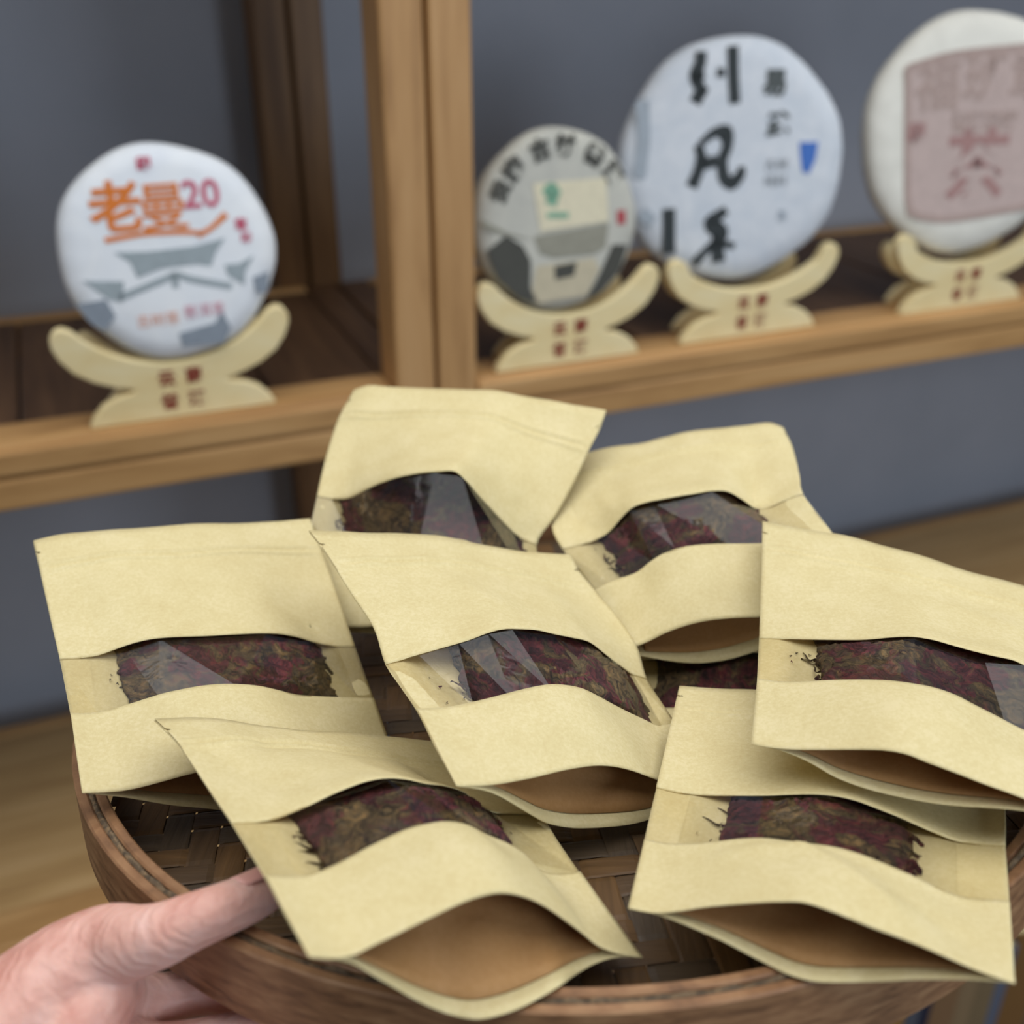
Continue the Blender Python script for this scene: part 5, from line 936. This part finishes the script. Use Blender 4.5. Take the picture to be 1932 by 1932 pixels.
    for q in range(22):
        v = rr.uniform(.29, .455)
        side = rr.random() < .5
        u = (u0 + rr.uniform(-.03, .03)) if side else (u1 + rr.uniform(-.03, .03))
        if q > 30: u = rr.uniform(u0, u1)
        u = min(max(u, .10), .93)
        f_, b_ = F.sample(np.array([u]), [v])[0, 0], B.sample(np.array([u]), [v])[0, 0]
        gap = float(np.dot(f_ - b_, n0))
        ud = F.sample(np.array([min(u + .02, 1)]), [v])[0, 0] - f_; ud = ud - n0 * np.dot(ud, n0); ud /= np.linalg.norm(ud)
        vd = np.cross(n0, ud); an = rr.uniform(0, 6.28)
        d = ud * math.cos(an) + vd * math.sin(an)
        if q <= 30: d = (ud * (-1 if side else 1) + vd * rr.uniform(-.8, .8)); d /= np.linalg.norm(d)
        if gap < 0.003: continue
        if q <= 30: hz = rr.uniform(.08, .55) * max(gap - .002, .0008)
        else: continue
        shred(b_ + n0 * hz - d * 0.0025, d, rr.uniform(.003, .0060), rr.uniform(.0016, .0034), min(.0006, gap * .05))
    # crumbs
    for q in range(9):
        u = rr.choice((rr.uniform(.10, max(u0, .12)), rr.uniform(min(u1, .9), .92))); v = rr.uniform(.29, .45)
        b_ = B.sample(np.array([u]), [v])[0, 0]
        if float(np.dot(F.sample(np.array([u]), [v])[0, 0] - b_, n0)) < 0.0022: continue
        an = rr.uniform(0, 6.28); ud = F.sample(np.array([u + .02]), [v])[0, 0] - F.sample(np.array([u]), [v])[0, 0]; ud /= np.linalg.norm(ud)
        d = ud * math.cos(an) + np.cross(n0, ud) * math.sin(an)
        shred(b_ + n0 * .0007, d, rr.uniform(.0006, .0018), rr.uniform(.0005, .0010), .0002)
    lf = mesh_obj('leaf_shreds', V, FF, M['tea'][seed % 8], c)
    lf['kind'] = 'stuff'
    return t, c

def K(*k): return list(k)
make_pouch('H', 'kraft pouch buried under the others, only dark window visible', [K(0,0),K(.1,.1),K(.3,.25),K(.5,.5),K(.75,.7),K(.9,.9),K(1,1)], (.14,.86,.12,.74), 7)
make_pouch('A', 'kraft pouch standing highest at the back left of the heap', [K(0,0),K(.06,.06),K(.30,.2),K(.48,.45,0,.003),K(.60,.7,0,.003),K(.9,.9),K(1,1)], (.13,.93,.10,.74), 0, creases=[((.08,.80),(.10,.52),-.0010,.03),((.74,.60),(.86,.56),-.0018,.06)])
make_pouch('B', 'kraft pouch at the back right with raised crumpled corner', [K(0,0),K(.1,.08),K(.18,.15,0,-.001),K(.30,.27,0,-.001),K(.40,.36,-.0015,.002),K(.62,.6,0,-.0015),K(.8,.82),K(.92,.92),K(1,1)], (.16,.80,.10,.58), 1, creases=[((.18,.72),(.24,.55),.0016,.035),((.05,.66),(.16,.50),-.0012,.04),((.75,.2),(.8,.05),-.0015,.05)])
make_pouch('C', 'kraft pouch farthest left, its lower corner on the tray rim', [K(0,0),K(.1,.09,0,.0),K(.22,.20,-.0015,0),K(.34,.30,-.0005,-.0015),K(.7,.55),K(.84,.82),K(.94,.95),K(1,1)], (.18,.86,.10,.72), 2, creases=[((.80,.62),(.90,.50),-.002,.06),((.55,.10),(.75,.04),-.0016,.06)])
make_pouch('D', 'kraft pouch lying in the centre on top of the heap', [K(0,0),K(.12,.1,0,-.001),K(.27,.22,0,-.0025),K(.38,.38,0,-.004),K(.47,.54,0,-.0045),K(.62,.7),K(.84,.86),K(.95,.95),K(1,1)], (.24,.92,.10,.74), 3, creases=[((.50,.62),(.44,.72),.0012,.06),((.10,.95),(.06,.80),-.0008,.04)])
make_pouch('F', 'kraft pouch nearest the camera at front left, bottom gaping open', [K(0,0),K(.1,.1),K(.28,.26),K(.5,.5),K(.62,.6),K(.74,.72),K(.86,.84),K(1,1)], (.18,.78,.10,.74), 4, creases=[((.10,.80),(.20,.62),-.0010,.06),((.30,.84),(.80,.85),-.0012,.03)])
make_pouch('G', 'kraft pouch at front right overhanging the tray edge', [K(0,0),K(.1,.09),K(.3,.3),K(.48,.5),K(.7,.7),K(.86,.86),K(1,1)], (.22,.74,.10,.74), 5, creases=[((.22,.19),(.42,.235),.0016,.035),((.42,.235),(.66,.10),.0016,.04),((.70,.16),(.86,.10),-.0012,.05)])
make_pouch('E', 'kraft pouch at the right cut off by the picture edge', [K(0,0),K(.1,.1),K(.3,.26),K(.45,.45),K(.66,.54,-.002,-.002),K(.78,.74,.0005,-.0045),K(.88,.86,.0,-.002),K(1,1)], (.19,.86,.10,.74), 6, creases=[((.15,.76),(.30,.66),-.0010,.05),((.08,.22),(.10,.10),.0007,.03),((.60,.74),(.80,.70),.001,.05)])
LBL = {'H': 'dark tea in the buried pouch under the heap', 'A': 'dark tea in the highest pouch at the back left', 'B': 'dark tea in the crumpled pouch at the back right', 'C': 'dark tea in the leftmost pouch over the tray rim',
       'D': 'dark tea in the central pouch on top of the heap', 'F': 'dark tea in the front left pouch nearest the camera', 'G': 'dark tea in the front right pouch, crumbs scattered beside it', 'E': 'dark tea in the right pouch cut by the picture edge'}
teas = [o for o in COL.objects if o.name.split('.')[0] == 'tea_cake']
for o, k in zip(teas, 'HABCDFGE'):
    tag(o, LBL[k], 'tea', 'pressed tea cakes inside the pouches')


# ------------------------------------------------------------------ hand
HAND = {
 'thumb': [(-0.0743,0.2388,1.1459,0.0064),(-0.0787,0.2349,1.1470,0.0073),(-0.0838,0.2303,1.1487,0.0078),(-0.0875,0.2271,1.1496,0.0080),(-0.0940,0.2246,1.1485,0.0085),(-0.1008,0.2230,1.1460,0.0092),(-0.1095,0.2239,1.1418,0.0105),(-0.1201,0.2272,1.1361,0.0123),(-0.1314,0.2228,1.1300,0.0154),(-0.1410,0.2155,1.1231,0.0187),(-0.1522,0.2056,1.1165,0.0214)],
 'index': [(-0.1287,0.2167,1.1158,0.0142),(-0.1224,0.2292,1.1067,0.0099),(-0.1136,0.2377,1.0995,0.0082),(-0.1033,0.2426,1.0967,0.0076),(-0.0915,0.2435,1.0956,0.0070),(-0.0779,0.2454,1.0958,0.0065),(-0.0661,0.2479,1.0958,0.0058)],
 'middle': [(-0.1249,0.2111,1.1090,0.0141),(-0.1100,0.2198,1.0995,0.0081),(-0.0938,0.2251,1.0967,0.0073),(-0.0812,0.2284,1.0967,0.0070),(-0.0665,0.2301,1.0969,0.0067),(-0.0516,0.2319,1.0971,0.0064),(-0.0383,0.2337,1.0972,0.0058)],
 'ring': [(-0.1239,0.2019,1.1052,0.0131),(-0.1019,0.2072,1.0976,0.0076),(-0.0827,0.2124,1.0962,0.0069),(-0.0659,0.2169,1.0961,0.0067),(-0.0466,0.2184,1.0965,0.0062),(-0.0335,0.2191,1.0980,0.0055)],
 'little': [(-0.1257,0.1933,1.1038,0.0120),(-0.0990,0.1964,1.0966,0.0067),(-0.0802,0.2004,1.0953,0.0059),(-0.0638,0.2046,1.0953,0.0055),(-0.0482,0.2060,1.0968,0.0047)],
 'palm': [(-0.1506,0.1952,1.1104,0.0225),(-0.1398,0.2040,1.1070,0.0185),(-0.1283,0.2087,1.1193,0.0146),(-0.1218,0.2198,1.1256,0.0118)],}
NAIL_UP = (-0.15, 0.55, 0.8); NAIL_R = 1.07

VO = []; FO = []
def ball(c, r, seg=14, rings=9):
    n = len(VO)
    VO.append((c[0], c[1], c[2] + r))
    for j in range(1, rings):
        th = math.pi * j / rings
        for i in range(seg):
            ph = 2 * math.pi * i / seg
            VO.append((c[0] + r * math.sin(th) * math.cos(ph), c[1] + r * math.sin(th) * math.sin(ph), c[2] + r * math.cos(th)))
    VO.append((c[0], c[1], c[2] - r))
    for i in range(seg):
        k = (i + 1) % seg
        FO.append((n, n + 1 + i, n + 1 + k))
        for j in range(rings - 2):
            a = n + 1 + j * seg
            FO.append((a + i, a + seg + i, a + seg + k, a + k))
        FO.append((n + 1 + (rings - 2) * seg + i, n + 1 + (rings - 1) * seg, n + 1 + (rings - 2) * seg + k))
def chain(pts, step=0.0022):
    P = np.array(pts); d = np.r_[0, np.cumsum(np.linalg.norm(np.diff(P[:, :3], axis=0), axis=1))]
    q = cr_interp(d, P, np.arange(0, d[-1], step))
    for r in q: ball(r[:3], max(r[3], .004))
for nm_, pts_ in HAND.items(): chain(pts_)
# filling between thumb base, palm and finger roots
def web(a, b, ra, rb):
    chain([tuple(a) + (ra,), tuple((Vector(a) + Vector(b)) / 2) + ((ra + rb) / 2,), tuple(b) + (rb,)], .003)
for p_, q_ in ((('thumb', 7), ('index', 1)), (('thumb', 8), ('index', 0)), (('index', 0), ('middle', 0)), (('middle', 0), ('ring', 0)), (('ring', 0), ('little', 0)), (('thumb', 9), ('palm', 1)), (('palm', 2), ('middle', 0))):
    a, b = HAND[p_[0]][p_[1]], HAND[q_[0]][q_[1]]
    web(a[:3], b[:3], a[3] * .85, b[3] * .85)
hand = empty('hand', HAND['thumb'][7][:3])
tag(hand, 'hand gripping the bamboo tray rim with the thumb laid over it', 'hand')
org_h = Vector(HAND['thumb'][7][:3])
hm = mesh_obj('palm_and_fingers', [Vector(v) - org_h for v in VO], FO, M['skin'], hand, True)
rm = hm.modifiers.new('remesh', 'REMESH'); rm.mode = 'VOXEL'; rm.voxel_size = 0.0009; rm.use_smooth_shade = True
sm = hm.modifiers.new('smooth', 'SMOOTH'); sm.factor = 0.5; sm.iterations = 14
# thumb nail
T0 = Vector(HAND['thumb'][0][:3]); T1 = Vector(HAND['thumb'][2][:3])
ax_ = (T0 - T1).normalized()
upv = Vector(NAIL_UP); upv = (upv - ax_ * upv.dot(ax_)).normalized(); sd = ax_.cross(upv)
V = []; F_ = []
for j in range(11):
    f = j / 10
    for i in range(13):
        g = i / 12 * 2 - 1
        wd = 0.85 * (1 - max(0, f - .75) ** 2 * 6) * (1 - max(0, .2 - f) ** 2 * 8)
        an = g * wd * 0.95
        rad = 0.0068 + 0.0006 * f
        p = T1 + ax_ * (0.0035 + 0.0125 * f) + (upv * math.cos(an) + sd * math.sin(an)) * (rad * NAIL_R)
        V.append(p - org_h)
for j in range(10):
    for i in range(12):
        a = j * 13 + i; F_.append((a, a + 1, a + 14, a + 13))
nl = mesh_obj('thumbnail', V, F_, M['nail'], hand, True)
so = nl.modifiers.new('thickness', 'SOLIDIFY'); so.thickness = 0.0007; so.offset = 0
